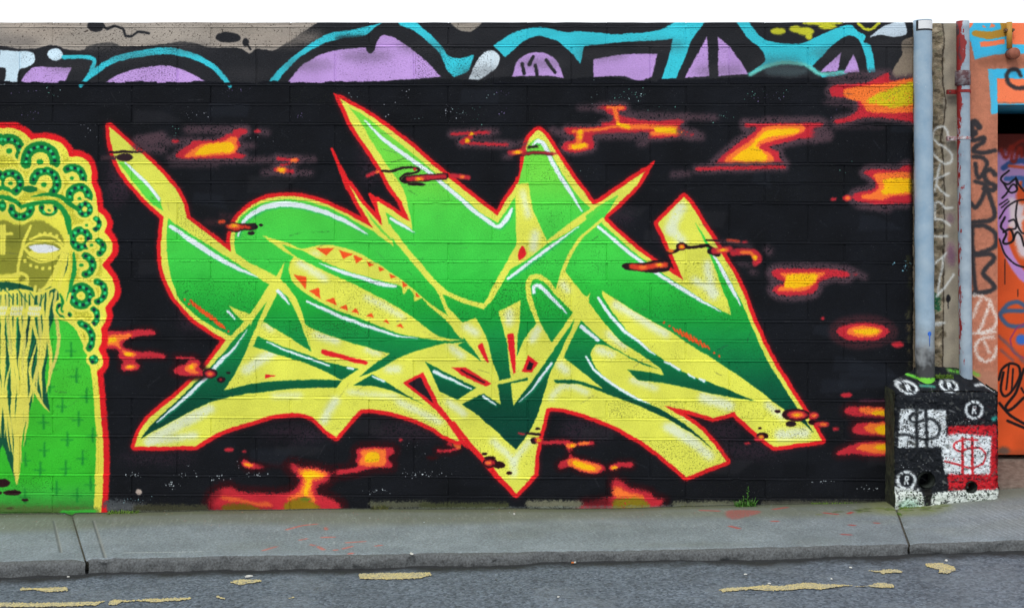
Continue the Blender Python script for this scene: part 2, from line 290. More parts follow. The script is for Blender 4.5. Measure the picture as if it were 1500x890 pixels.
# ---- the green figure with curls and a beard
figure = '-40,188! 0,188 20,188 36,195 46,205! 66,203 86,208 98,220 101,229! 116,229 128,236 134,250 134,267! 140,282 142,298 143,309! 153,317 157,328 153,339! 164,354 163,370 149,388! 164,408 168,428 154,451! 157,464 148,481! 149,500 144,512! 151,526 150,535 142,545! 144,562 148,610 151,650 152,690 150,725 148,762! -40,762!'
fp = spline(P(figure)); M.line(np.vstack([fp, fp[:1]]), 18, (222, 28, 36), soft=2, grit=.8); M.poly(figure, (228, 222, 78))
M.poly('80,457! 98,470 112,484 124,510 134,550 138,600 141,650 139,700 137,762! -40,762! -40,650! 20,600! 60,500!', grad([(450, (62, 200, 62)), (560, (66, 190, 50)), (700, (52, 182, 44)), (725, (58, 176, 60)), (750, (60, 120, 50))]))
CRO = (26, 132, 48)
for q in '385,95 555,195 360,270 630,345 450,415 315,535 570,515 180,650 490,660 675,630 320,735 180,810 600,800 475,870 515,10 290,880 410,1020 660,990 180,1080 560,1070'.split():
    x, y = [float(v) / 5 for v in q.split(',')]; y += 510; M.line('%f,%f %f,%f' % (x - 8, y + 2, x + 8, y + 2), [1.5, 4, 1.5], CRO, soft=2); M.line('%f,%f %f,%f' % (x + 1, y - 10, x + 1, y + 10), [2, 3.6, 3], CRO, soft=2)
# face
OLV = (142, 144, 50)
M.poly('-40,318! 0,320 28,330 55,322 86,338 94,360 84,388 70,415 57,428 40,415 28,402 0,402 -40,402!', OLV, soft=2, grit=1)
M.ell(20, 345, 22, 16, (116, 120, 44), soft=10, alpha=.5)
FY = (230, 222, 88)
M.line('-6,342 17,342', 4.2, FY); M.line('6,331 6,371', 4.6, FY)
M.line('46,330 37,348 31,368 27,388 27,400', [3, 5, 5, 4, 4], FY); M.line('-5,406 16,405 24,401 32,400 39,404 40,412 36,420', 5, FY); M.ell(32, 408, 5, 4, OLV)
M.line('34,362 44,356 64,353 84,356 92,364', 4, FY); M.line('34,362 46,374 62,380 80,376 92,364', 4, FY); M.line('44,350 62,344 82,348 92,358', 3.5, FY); M.ell(64, 371, 24, 7, FY); M.poly('41,361! 52,358 64,357.5 76,359 88,365! 76,369 62,371 50,368', (226, 230, 232))
M.line('40,376 60,384 84,378', 2.5, FY)
for x, y in ((36, 382), (45, 388), (54, 391), (63, 393), (73, 392), (81, 390), (58, 343.5), (66, 342), (74, 343), (83, 346)): M.ell(x, y, 2.6, 2.6, FY)
M.line('57,427 70,418 84,392 96,362 100,345', [3, 6, 7, 7, 4], FY); M.line('92,400 98,366', [1, 5, 1], (14, 90, 62)); M.line('85,420 96,392 100,370', [1, 4, 1], (16, 70, 60))
# beard
BE = (224, 216, 92)
M.poly('-40,412! 0,412 20,414 45,420 57,428 75,420 86,430 82,455 74,480 70,510 66,550 70,580 74,603! 58,585 48,568! 46,590 38,620 30,650 24,680 25,708! 14,680 6,655 0,645 -40,560!', (20, 84, 58))
rb = np.random.default_rng(21)
for k in range(26):
    x, y = rb.uniform(-10, 74), rb.uniform(430, 560); M.line('%f,%f %f,%f' % (x, y, x * .6 + 8, y + 60), [1, 5, 1], [(24, 140, 76), (18, 40, 46), (30, 160, 92)][k % 3], soft=1)
bx = [-14, -8, -2, 4, 10, 16, 22, 28, 34, 40, 46, 52, 58, 64, 70, 76, 82]
for k, x0 in enumerate(bx):
    end = 640 if x0 < 8 else 600 + 100 * math.exp(-((x0 - 24) / 20) ** 2) if x0 < 52 else 560 + (x0 % 9) * 4; xe = 24 + (x0 - 22) * (.95 if x0 < 8 else .6 if x0 < 52 else .80)
    sw = rb.choice([-1, 1]) * rb.uniform(4, 11); ys_ = np.linspace(424 + rb.uniform(-6, 6), end, 7); t = np.linspace(0, 1, 7)
    pts = np.c_[x0 + (xe - x0) * t + sw * np.sin(t * rb.uniform(3, 7) + rb.uniform(0, 3)) * t * (1 - t) * 3.6, ys_]
    M.line(spline([(a, b_, False) for a, b_ in pts], False), [4.2, 4.8, 5.2, 5.4, 5.0, 4.2, .8], BE if k % 4 else (210, 204, 100), soft=1)
for q in ('4,520 2,560 8,610 14,660', '16,530 8,570 14,620 20,670', '40,530 34,570 36,610 28,660', '10,500 22,560 18,600 22,650', '54,500 44,540 46,570 36,610'): M.line(q, [1, 5, 5, 1], BE)
M.line('48,566 58,584 73,603', [6, 5, .6], BE); M.line('30,560 28,620 24,690 25,708', [9, 12, 9, 2], BE); M.line('0,430 30,426 57,430 80,420', [5, 6, 5, 3], FY)
for q in ('8,424 20,440', '26,424 40,442', '44,428 56,446', '64,432 58,448', '0,426 -6,440'): M.line(q, [1, 7, 1], (18, 74, 56)); M.line(q, [.4, 2.4, .4], (40, 170, 96))
for x in (0, 24, 50):
    M.ell(x, 455, 14, 9, FY)
    for j in range(-2, 4):
        M.line('%f,%f %f,%f' % (x + j * 3, 449, x + j * 3 - 1, 454), 1.8, (226, 230, 214)); M.line('%f,%f %f,%f' % (x + j * 3 - 2, 457, x + j * 3 - 2, 461), 1.8, (226, 230, 214))
M.poly('-40,200! 0,200 30,206 60,214 90,226 118,246 126,290 140,330 148,370 146,420 140,470 128,500 112,470 100,440 104,380 100,330 84,310 50,308 -40,306!', (192, 188, 58), soft=3, grit=1.4, speck=.35)
# curls: dark green bands with beads
def curl(cx, cy, ro, ri, a0, a1, bead=True, sy=1.0):
    ro += 1.0; ri = max(.4, ri - .4); t = np.radians(np.linspace(a0, a1, 28)); rm = (ro + ri) / 2
    pts = np.c_[cx + rm * np.cos(t), cy - rm * np.sin(t) * sy]
    M.line(pts, (ro - ri) + 8, FY); M.line(pts, (ro - ri), (22, 132, 56)); M.line(pts[:, :], (ro - ri) * .45, (14, 108, 52), alpha=.6)
    if bead:
        n = max(3, int(abs(a1 - a0) / 360 * 2 * math.pi * rm / 5.0))
        for i, q in enumerate(np.linspace(a0 + 6, a1 - 6, n)):
            q = math.radians(q); M.ell(cx + rm * math.cos(q), cy - rm * math.sin(q) * sy, 2.3, 2.3, (48, 205, 120) if i % 2 else (28, 42, 58))
for c in ((12, 222, 25, 11, -15, 180), (59, 236, 28, 14, -5, 190), (15, 268, 19, 9, -60, 190), (66, 268, 23, 12, -50, 170), (106, 262, 21, 11, -5, 120), (116, 288, 19, 8, -20, 190), (124, 306, 11, 4.5, 0, 360),
          (31, 303, 19, 9, 185, 365), (71, 302, 14, 6, 190, 350), (137, 328, 11, 5, -70, 70), (118, 350, 17, 7, 0, 360), (142, 362, 13, 5, -70, 80), (122, 388, 18, 9, -80, 80), (119, 433, 19, 7, 0, 360), (138, 427, 19, 11, -75, 75),
          (96, 452, 13, 6, 150, 300), (130, 464, 16, 9, -60, 60), (112, 496, 27, 18, -35, 75), (137, 526, 6, 0.5, 0, 360), (0, 301, 9, 0.5, -80, 80)): curl(*c)
for c in ((13, 220, 8), (59, 236, 9), (15, 268, 6), (64, 270, 8), (105, 260, 6), (116, 290, 5.5), (72, 307, 4), (31, 304, 3), (127, 329, 5), (134, 358, 5), (119, 387, 6), (92, 455, 4)):
    M.ell(c[0], c[1], c[2] + 3, (c[2] + 3) * .85, FY); M.ell(c[0], c[1] + 1, c[2] * .55, c[2] * .45, (30, 150, 60))
M.line('-5,287 12,290 26,297 32,302 50,298 80,297 93,308 100,325 104,350', [5, 7, 6, 5, 6, 6, 8, 9, 5], (24, 138, 60)); M.line('46,288 66,285 88,288 104,300 114,306', [1, 5, 6, 7, 6], (22, 130, 56)); M.line('-5,272 12,278 24,285', [5, 6, 1], (26, 140, 60))
M.ell(43, 277, 11, 5, (22, 110, 54)); M.line('108,370 109,395 103,420 98,440', [3, 7, 5, 1], (28, 150, 66)); M.line('88,430 92,440 90,455', [2, 5, 2], (24, 134, 58))
M.line('100,345 98,372 92,398 86,420', 5, FY); M.line('103,430 100,445 96,462 112,478 124,505', [4, 5, 6, 6, 4], FY)
for x, y, a, b in ((6, 707, 9, 6), (18, 721, 13, 4), (37, 732, 5, 2), (14, 744, 6, 2)): M.ell(x, y, a, b, (44, 16, 24))
# mirror the figure past its middle line (out of the picture's left edge)
i0 = int((4 - M.x0) * K); n = 170 * K; M.a[185 * K - 20 * K:, i0 - n:i0] = M.a[185 * K - 20 * K:, i0:i0 + n][:, ::-1]
# ---- the big letter piece: silhouette, red line, yellow keyline
sil = ('160,185! 197,218 208,226 226,242 242,259 258,279 269,298 272,310 273,319! 308,345 338,369! 337,356 338,344 344,326 354,313 370,300 390,291 410,287.6 440,288.4 470,296 500,309 520,319 546,334! 527,302 511,270! '
       '532,300 560,331! 552,294! 575,308 600,324! 588,296 572,273 556,244 540,220 518,188 503,156 497,144! 520,157 546,172 562,183 600,212 630,238 648,253 670,270 700,294 728,316! 740,296 757,270! 765,258 767,240 768,228 771,214 776,203 784,193 788,191 794,194 800,200 808,212 820,232 840,261 869,300! 880,295 916,270 945,251! 932,272 910,294 883,319! '
       '900,336 920,354 956,382 980,396 1001,410! 986,376 964,327! 1002,288! 1013,300 1030,328 1048,356 1064,382 1078,406 1090,432 1104,470 1120,504 1134,532 1154,564 1176,598 1192,624 1204,645! 1134,654! 1120,644 1080,609 1076,603! 1044,612! 1016,603 980,595 973,594! 1000,610 1026,628 1046,650 1064,675! 1005,698! 984,680 960,660 940,646 926,638 900,623 860,608 830,599 810,597 800,598! 795,622 790,640 785,664 783,694! 756,723! 726,692 708,670 684,645! 668,645! 649,636 630,624 600,611 570,603 544,599 528,599! 492,640! 476,628 456,610 434,605 400,608 384,612 320,633 286,653! 197,654! 202,638 214,618 230,602 256,581 280,559 304,534 316,518 331,498! 308,484 280,464 264,446 249,424 240,400 236,380 236,356 239,317! 220,300 200,279 186,262 176,248 171,238 165,222 161,200')
sp = spline(P(sil), n=5)
M.line(np.vstack([sp, sp[:1]]), 15, (120, 20, 32), soft=6, grit=0, alpha=.5)
M.line(np.vstack([sp, sp[:1]]), 11.5, RED, soft=1, grit=.6); M.line('489,137 497,146', [2, 10], RED); M.line('958,237 945,251', [3, 10], RED); M.line('486,218 500,250 511,274', [4, 7, 11], RED); M.line('542,284 552,298', [5, 12], RED); M.line('336,366 338,369', 6, RED)
M.line('758,262 760,272', 7, RED)
M.poly(sp, YEL)
# whitish fades inside the yellow
HLS = ('218,646 258,622 308,598|14;220,646 285,637|11;474,616 482,600 492,586|12;584,588 644,618|9;656,588 680,606|9;722,646 738,660 752,676|9;752,676 753,694|9;776,646 764,660 753,674|8;976,624 1016,648|11;984,626 1012,644 1040,668|13;1030,582 1068,594|15;1124,592 1146,610|9;1142,636 1180,634|15;'
       '360,542 380,528 400,516|13;388,476 398,482|7;400,579 440,578|6;462,490 494,500|9;536,436 565,449 590,464|7;536,512 556,518|7;568,540 584,540|10;660,508 678,522|9;682,478 698,488|10;746,458 746,472|11;510,574 580,580|6;902,446 935,465 976,490|11;890,488 916,508|8;876,512 896,519|10;780,497 788,482|11;820,534 830,543|11;808,582 820,568 832,564 860,575|8;'
       '926,556 960,568|8;766,282 770,300 774,316|8;784,342 781,364|11;997,304 988,320 982,336|17;984,336 1000,354|13;1036,386 1044,434|12;1018,410 1048,430|11;824,414 832,426|8;438,386 456,396 476,408|9;458,370 468,372|5;1000,608 1012,616|5;230,640 290,612|6')
def hl():
    yel = (M.a[..., 0] > .7) & (M.a[..., 1] > .7) & (M.a[..., 2] < .55)
    for q in HLS.split(';'):
        p, wd = q.split('|'); bm_ = M.smask(spline(P(p), False), float(wd), 40)
        (ax, ay, bx, by), m = bm_; M.put(((ax, ay, bx, by), blur(m, 7) * yel[ay:by, ax:bx]), PALE, 0, .3, .95, .10)
# greens
for g in ('172,237! 184,238 205,256 222,275 234,294 239,309! 220,296 203,276 188,257 178,244', '246,320! 260,330 300,356 330,375 360,394 396,416! 380,440 366,460 340,493! 304,474 280,456 262,436 253,414 248,390 244,366 245,336',
          '343,358! 345,338 350,322 370,304 390,296 420,292 450,295 480,304 500,313 520,324 546,339 577,361! 565,311! 604,336! 598,302 588,272 560,232 540,200 526,176 511,157! 530,168 560,190 600,222 634,250 660,274 686,296 710,316 729,326! 740,310 755,288! 770,225 775,212 782,206 788,203 796,208 806,224 822,252 846,286 866,307! 905,287! 884,322! 880,330 860,345 844,370 834,392 845,420 862,444 850,468 826,523 810,503 757,522 750,552 734,560 722,532 706,530 684,501! 650,503 620,511 590,521 568,533 545,545 526,552! 550,532 572,518! 530,506 490,494 460,482 447,474! 456,515! 420,491 386,471! 366,500 352,510 372,466 392,420 402,405! 370,388 347,373',
          '882,328! 900,344 940,378 970,400 1006,424 1044,448 1071,462! 1066,440 1060,428 1048,394 1030,350 1018,324! 1032,346 1048,376 1072,418 1088,446 1098,470 1112,502 1126,532 1144,560 1168,597 1192,634! 1172,616 1146,598 1120,578 1080,548 1020,510 970,478 930,456 900,436 881,425! 884,434 896,454 910,474 930,496 960,518 990,538 1020,553 1040,560 1080,576 1106,587! 1050,578 1000,566 960,559 936,556 919,541! 945,544 972,550! 969,541! 940,520 910,500 880,466 860,442 844,418 829,398! 830,388 840,370 856,346 880,325!',
          '366,472! 368,494 358,520 346,544 328,571! 380,560 440,556 480,556 501,557! 492,568! 440,568 380,574 340,580 310,588 280,602 250,618 220,634 206,643! 220,624 240,604 262,584 284,562 308,538 326,518 340,500 352,486', '374,490! 400,502 440,516 480,530 526,540! 501,556! 470,541 440,529 410,520 370,507!',
          '518,564! 546,548! 564,558 590,574 622,593! 600,582 572,571 544,565', '623,529! 650,544 702,569! 674,587! 644,573! 634,550', '676,592! 708,576! 734,592! 752,594! 780,557 808,517 826,491 842,469! 830,496 816,525 806,546 797,575 793,590 780,624 756,658! 720,625 696,605',
          '698,470! 706,453! 732,455! 738,480 743,505 748,552 752,596! 734,594! 729,558 722,530 712,492', '826,523! 838,497 851,468! 876,492 896,507 920,521 946,533 969,542! 940,533 910,517 886,505 873,505 865,517 872,536 890,556 914,574 952,592 970,600 1000,619 1030,644 1046,659! 1020,639 980,614 940,596 900,580 850,563 814,560 811,556! 840,556 884,569! 850,542', '780,410! 790,412 812,432 839,457! 822,482 808,502! 798,488 788,466 781,446'):
    M.poly(g, GRN, soft=1)
# yellow bands over the green
for y in ('335,447! 352,455 372,461! 362,473! 348,464', '384,344! 400,350 420,355 443,364 470,358 490,359 520,368 550,384 580,404 604,422 632,446 656,462 670,478 678,497 656,472 628,448 618,437 608,441 606,431 599,423 592,431 588,420 566,413 540,406 500,394 466,379 443,367! 425,362 412,358! 430,374 460,389 500,408 526,420 576,446 610,468 632,486 648,494 680,498! 650,499 620,495 580,487 530,467 490,453 460,437 444,427 430,414 423,398 424,385 430,376! 418,370 400,357',
          '417,384! 411,408! 424,423 434,438 442,456 448,476! 456,516! 446,488 434,458 422,436 409,424! 398,446 386,470 372,504! 346,544! 358,520 368,494 380,466 391,441! 375,462 356,484 331,499! 366,460 392,420 404,404!', '347,372! 370,387 404,404 412,412 396,416 360,394 330,372!', '561,331! 571,328! 590,354 616,384 634,406 656,427! 682,438 709,444! 728,408 756,358! 755,270! 774,268! 778,290 782,310 801,352! 830,330 864,306 900,284 944,252! 905,288 880,305 862,320 830,342 800,358 770,382 748,394 738,411 722,438 709,453! 680,444 648,431! 657,450 681,476! 676,490 668,482 656,462 640,428 624,408 604,384 580,356',
          '884,318! 876,324 850,346 836,366 824,390 814,424! 806,412 794,403 784,401 775,404 770,414 772,436 778,456 785,474! 768,496 757,522! 758,498 762,465 763,440! 730,456! 742,500 748,552 760,590! 790,548 812,512 842,466! 797,575! 826,523 838,496 851,468! 876,492 896,506 920,520 969,541! 940,520 910,500 880,466 862,443! 865,428! 859,434 844,418 829,398! 830,390 840,370 856,346 886,322!'):
    M.poly(y, YEL, soft=1)
M.poly('790,470! 783,446 777,420 780,411 788,409 800,416 812,430 839,457! 822,482 808,502!', GRN); M.poly('676,473! 697,465! 712,493 722,530 730,560 706,562 690,545! 705,529! 684,500! 668,482!', YEL); M.line('672,588 702,569 722,562 756,555 772,554', [6, 7, 6, 6, 4], YEL)
M.poly('671,505! 683,500! 705,529!', GRN); M.poly('752,594! 780,557 808,517 826,491 842,469! 830,496 816,525 806,546 797,575!', GRN); M.line('748,560 771,555', [2, 4], (12, 96, 60)); M.poly('532,303! 545,320 577,354! 570,350 548,328', (110, 214, 70))
M.line('905,287 880,303 862,318', [1, 5, 8], (92, 212, 72))
hl()
# teeth and red accents
TE = (240, 84, 34)
for t in '430,402 449,406 448,424|453,426 466,421 470,437|476,440 489,436 493,447|497,450 507,446 509,455|515,456 521,451 526,460|536,462 544,458 547,466|561,471 567,468 571,474|580,478 587,474 592,480|463,363 490,363 478,375|496,366 517,372 503,379|517,373 532,379 522,386|537,382 548,387 541,391|554,390 563,395 556,398|570,400 581,406 572,408|589,412 598,418 591,421|609,428 616,435 610,435'.split('|'):
    M.poly(t, TE, soft=1, corner=True)
for t in ('470,513 476,512 508,521 539,530 535,534 500,525 472,518', '661,538! 682,538! 720,562! 712,566! 676,549!', '700,507 705,502 708,506 716,530 714,531', '743,492 752,488 753,496 755,545 752,546', '774,520! 788,531! 779,545! 764,544!', '388,548! 405,550! 388,554!', '765,360 771,372 760,380', '590,560! 620,545! 643,592! 664,619 686,657! 678,652 655,619 636,598'): M.poly(t, (226, 34, 42), soft=1)
M.poly('598,561! 616,552! 635,590!', (34, 28, 36)); M.poly('776,529! 782,532! 778,541! 771,541!', (28, 24, 32)); M.line('676,542 709,560', 3, (70, 20, 30))
M.line('664,619 686,648 708,672 730,698 756,726', 6, RED)
rt_ = np.random.default_rng(8)
for (xa, ya, xb, yb, n_) in ((281, 444, 332, 482, 15), (988, 482, 1042, 511, 11)):
    for k in range(n_):
        t = (k + rt_.uniform(-.2, .2)) / n_; x, y = xa + (xb - xa) * t, ya + (yb - ya) * t; h = 6.5 * (1 - .55 * abs(2 * t - .8)); M.line('%f,%f %f,%f' % (x - h * .35, y - h * rt_.uniform(.6, 1.1), x + h * .5, y + h * rt_.uniform(.6, 1.1)), rt_.uniform(2, 3.4), TE)
        if k % 2: M.line('%f,%f %f,%f' % (x - 3, y + 1, x + 4, y + 2), 2, TE)
for x, y in ((271, 438), (277, 445), (334, 485), (973, 472), (981, 477), (1046, 517), (1053, 521)): M.ell(x, y, 1.5, 2, TE)
# white shines
WS = [('183,238 200,254 218,272 233,292', [2, 5, 5, 4]), ('250,331 284,355 320,378 352,395 378,406', [5, 8, 7, 5, 1]), ('348,346 357,325 370,313 390,303 410,299 440,301 470,309 500,321 520,332 538,343', [2, 5, 7, 8, 8, 8, 7, 6, 5, 1]), ('534,177 560,202 588,224 620,246 650,270 680,296 704,316 726,331 733,331 742,320 750,306', [2, 5, 6, 6, 6, 6, 6, 5, 6, 7, 4]),
      ('572,320 590,330 607,340', [4, 5, 1]), ('780,213 788,207 796,211 806,232 820,258 832,276 852,309', [2, 6, 6, 6, 6, 6, 2]), ('848,332 800,366 744,408', [1, 5, 4]), ('468,385 494,396 530,407 560,416 580,419', [1, 5, 6, 6, 3]), ('449,441 480,455 500,464 540,478 580,491 612,495', [3, 5, 5, 5, 3, 1]), ('876,332 905,356 942,386 968,404 1000,424 1020,436 1056,457', [4, 5, 5, 5, 6, 5, 1]),
      ('1046,374 1060,400 1076,430 1085,448', [3, 6, 5, 1]), ('877,436 890,456 910,480 940,504 959,519', [4, 5, 5, 4, 2]), ('974,529 995,541', [3, 4]), ('1008,547 1017,553', 3), ('1024,554 1032,558', 3), ('858,522 872,542 900,564 930,582 952,591', [3, 4, 4, 4, 1]), ('852,478 876,498', [6, 5]), ('407,426 415,434 424,446', [5, 5, 1]), ('334,456 344,467', [4, 2]),
      ('391,501 430,517 482,535', [2, 3, 3]), ('509,538 518,540', 3), ('546,551 563,558', [2.5, 3]), ('708,580 726,592', [4, 2]), ('636,544 662,556 690,569', [5, 4, 2]), ('782,428 782,420 789,418 800,427 815,443 830,458', [5, 5, 6, 6, 5, 2]), ('808,532 790,556 774,576 760,588', [4, 4, 2, 1]), ('362,482 344,508 324,528 300,554 276,578 230,618', [1, 3, 6, 5, 5, 2])]
for p, wd in WS:
    pts = spline(P(p), False); M.line(pts + np.array([[1.6, 2.0]]), wd, (30, 170, 120), soft=2, alpha=.5); M.line(pts, wd, WHT, soft=1, grit=.5)
# dark swooshes that cross the letters
Z = (0, 170); M.line('800,266 900,262 1040,264', [14, 20, 12], DK, Z); M.line('750,305 880,305', 30, (62, 44, 50), Z, soft=3, speck=.2); M.ell(915, 303, 62, 28, (48, 32, 38), Z)
halos(Z, [('1000,170 1190,140', 26), ('1000,230 1200,250', 30)])
Z = (460, 120)
M.line('500,655 580,650 650,630 740,630 770,645 740,668 660,682 634,702 645,725 690,735', 17, DK, Z); M.line('670,715 960,690', 50, DK, Z); M.line('690,712 955,690', 32, CRI, Z, soft=2); M.line('750,712 790,710', 24, ORA, Z, soft=2); M.ell(768, 712, 14, 9, FYE, Z); M.ell(738, 640, 13, 13, CRI, Z); M.ell(750, 748, 66, 13, DK, Z)
M.line('390,685 470,655', 26, CRI, Z, soft=2); M.ell(463, 660, 16, 11, ORA, Z, 2); M.line('1010,685 1130,700', 34, CRI, Z, soft=2); M.ell(1085, 695, 18, 13, ORA, Z, 2)
Z = (720, 120); M.line('270,480 335,475', 20, DK, Z, soft=2); M.line('215,530 320,522 440,528', [30, 24, 22], DK, Z, soft=2); M.line('230,530 330,520 470,526', [14, 12, 16], CRI, Z, soft=2); M.line('135,522 235,505', 42, CRI, Z, soft=2); M.line('160,518 215,515', 24, ORA, Z, soft=2); M.ell(190, 516, 22, 12, FYE, Z, 2); halos(Z, [('90,545 140,550', 20), ('140,460 240,450', 22)])
Z = (200, 270); halos(Z, [('510,275 640,280', 22), ('620,230 700,240', 18)], (60, 36, 42)); M.poly('640,305 690,278 760,286 870,288 893,318 850,338 780,335 730,352 650,330', DK, Z); M.poly('655,298 760,295 840,315 780,322 720,342 660,315', (208, 56, 40), Z, 2); M.ell(715, 304, 42, 17, ORA, Z, 2); M.ell(718, 303, 18, 8, FYE, Z, 2); M.ell(625, 272, 28, 13, (226, 76, 44), Z, 2); M.ell(840, 358, 27, 13, DK, Z); M.ell(913, 299, 16, 10, DK, Z)
Z = (180, 420); fire(Z, ['370,610 400,580 460,560 480,537 540,530 572,560 560,590 600,620 590,645 520,652 400,642', ('390,515 520,520', 8)], '450,595 500,560 545,565 530,610 560,630 500,632', '480,588 510,570 512,600', halo=(40, 14, 20), hr=30, hs=.1)
M.ell(640, 632, 54, 36, DK, Z); M.ell(638, 635, 38, 24, CRI, Z, 2); M.ell(640, 635, 20, 11, ORA, Z, 2); M.ell(718, 680, 32, 22, DK, Z); M.ell(715, 680, 12, 9, (150, 30, 40), Z); M.ell(770, 632, 15, 10, DK, Z)
Z = (960, 270); M.line('90,503 150,487 200,455 250,462 380,450 430,478', 24, DK, Z); M.ell(193, 455, 40, 30, DK, Z); M.ell(195, 458, 26, 20, (220, 70, 44), Z, 2); M.ell(196, 458, 14, 10, FYE, Z, 2); M.ell(110, 488, 24, 12, (240, 110, 40), Z, 2); M.line('400,490 460,510', 40, DK, Z); M.line('430,487 545,475', 42, CRI, Z, soft=2); M.line('460,483 525,478', 22, ORA, Z, soft=2); M.ell(495, 480, 18, 9, FYE, Z, 2)
M.line('370,410 530,412', [10, 18, 14], DK, Z); M.line('530,412 610,420', 22, (230, 70, 44), Z, soft=2); M.ell(655, 422, 22, 9, CRI, Z, 2); M.line('570,500 650,490 725,500 758,550 730,575', 50, CRI, Z, soft=2); M.line('630,495 695,500 725,545', 25, ORA, Z, soft=2); M.ell(730, 535, 14, 18, FYE, Z, 2); halos(Z, [('450,420 700,450', 14), ('600,580 700,590', 14)])
Z = (720, 270); M.poly('955,600 980,578 1100,578 1180,560 1260,555 1310,590 1295,630 1185,648 1080,632 990,626', DK, Z); M.line('1025,602 1120,608 1200,595 1275,588', 38, (214, 60, 40), Z, soft=2); M.ell(1110, 606, 28, 13, ORA, Z, 2); M.ell(1230, 590, 34, 15, ORA, Z, 2); M.ell(1232, 590, 16, 8, FYE, Z, 2)
Z = (980, 570)
for x, y, a, b in ((795, 161, 20, 12), (893, 252, 39, 20), (667, 283, 15, 9), (685, 340, 44, 26), (930, 186, 105, 46), (1050, 240, 30, 22)): M.ell(x, y, a, b, (40, 12, 20), Z)
for x, y, a, b in ((938, 186, 75, 32), (1060, 190, 40, 26), (1120, 255, 56, 20), (1220, 286, 24, 14), (660, 362, 40, 18), (575, 392, 20, 10)): M.ell(x, y, a, b, CRI, Z, 2)
for x, y, a, b in ((940, 186, 48, 19), (1060, 190, 20, 13), (1130, 256, 26, 12), (676, 350, 22, 15)): M.ell(x, y, a, b, ORA, Z, 2)
for x, y, a, b in ((940, 187, 24, 9), (678, 349, 10, 8)): M.ell(x, y, a, b, FYE, Z, 2)
Z = (460, 580)
for x, y, a, b in ((1250, 420, 22, 11), (1290, 487, 52, 36), (1350, 502, 48, 27), (1430, 559, 22, 13), (1290, 450, 40, 12)): M.ell(x, y, a, b, (42, 12, 18), Z)
M.ell(1288, 487, 38, 22, CRI, Z, 2); M.ell(1280, 486, 24, 13, ORA, Z, 2)
Z = (720, 580); M.ell(312, 325, 26, 24, DK, Z); M.line('260,270 355,280', 18, DK, Z); M.ell(340, 238, 18, 10, DK, Z); M.line('200,272 240,276', 16, CRI, Z, soft=2); M.ell(345, 322, 30, 20, CRI, Z, 2); M.ell(347, 322, 17, 12, FYE, Z, 2)
for k in range(22): M.ell(1331 + (k * 5) % 9, 380 + k * 9, 4, 6, [(40, 42, 30), (62, 60, 44), (26, 28, 26), (80, 70, 50)][k % 4], soft=4, grit=1.5, speck=.2)
M.line('1337,200 1337,540', 7, (12, 13, 15), soft=4, alpha=.8)  # dark edge beside the pipe: stain, with the shade of the gap painted in
M.chips(1326, 390, 14, 10, 14, (130, 190, 210), 77, 1.6)
# ---- foot of the wall: splashes, bare cement, moss
for x0_, x1_, y, c in ((160, 210, 742, (96, 98, 100)), (200, 300, 744, (62, 62, 46)), (545, 625, 739, (84, 86, 70)), (620, 740, 741, (66, 70, 46)), (775, 848, 738, (110, 110, 92)), (990, 1100, 739, (104, 106, 86)), (1120, 1300, 738, (74, 74, 64))):
    M.line('%f,%f %f,%f' % (x0_, y, x1_, y), 11, c, soft=4, grit=1.4)
M.line('160,750 700,744 1320,738', 3, (120, 130, 124), soft=2, grit=1.4, alpha=.55); M.ell(172, 738, 22, 7, (74, 78, 82), soft=6, grit=1.6, speck=.2); M.ell(203, 720, 4.5, 4.5, (176, 160, 150)); M.chips(196, 732, 26, 4, 16, (150, 190, 200), 3, 1)
M.line('-20,745 140,748', 11, (84, 104, 52), soft=5, grit=1.4, alpha=.75); M.line('90,750 140,748', 5, (60, 190, 60), soft=3)
# ---- right-hand side: stone strip, cement, ochre render with blue and orange, door
def rect(x0_, y0_, x1_, y1_, c, **k): M.poly('%f,%f! %f,%f! %f,%f! %f,%f!' % (x0_, y0_, x1_, y0_, x1_, y1_, x0_, y1_), c, **k)
rect(1338, 20, 1386, 760, (136, 124, 104), soft=0); rect(1384, 20, 1424, 760, (150, 142, 126), soft=0); rect(1418, 20, 1760, 760, (182, 116, 92), soft=0)
for k in range(80):
    x, y = 1366 + (k * 7.3) % 20, 36 + k * 6.4; M.ell(x, y, 3 + k % 4, 2.4 + k % 3, [(104, 94, 74), (166, 154, 132), (122, 116, 96), (84, 76, 62)][k % 4], soft=2, grit=1.2)
for k in range(40): M.ell(1386 + (k * 5.7) % 17, 40 + k * 13, 5, 12, [(134, 128, 116), (170, 160, 142), (122, 114, 104)][k % 3], soft=6, alpha=.5)
M.line('1383,30 1386,60 1383,84 1384,120 1388,150 1384,185 1382,200 1386,260 1385,400 1384,540', 1.6, (52, 44, 36)); M.ell(1396, 372, 5, 18, (112, 62, 104), soft=8, alpha=.7); M.ell(1392, 437, 3.4, 6, (34, 34, 36)); M.line('1392,440 1392,452', 1.4, (34, 34, 36)); M.ell(1395, 320, 6, 8, (110, 80, 100), soft=5, alpha=.6)
for k in range(10): M.ell(1373 + k % 3, 432 + k * 2.6, 5, 3, (40, 90, 60), soft=3, grit=1.5, speck=.3)
WT = (214, 218, 216)
for l in ('1392,206 1391,192 1385,185 1377,186 1371,192 1371,202 1378,210 1388,216 1397,226 1396,236 1388,240 1381,236 1370,224', '1379,240 1376,262 1371,280', '1370,262 1382,258 1393,253', '1374,270 1382,280 1392,287', '1370,298 1378,296 1388,304 1398,304', '1372,300 1372,322', '1370,320 1382,322 1394,330', '1370,346 1391,346', '1370,388 1380,380 1389,371', '1385,376 1380,410 1376,432', '1374,434 1388,420 1400,402', '1370,474 1386,473'): M.line(l, 3.2, WT, soft=2, alpha=.9)
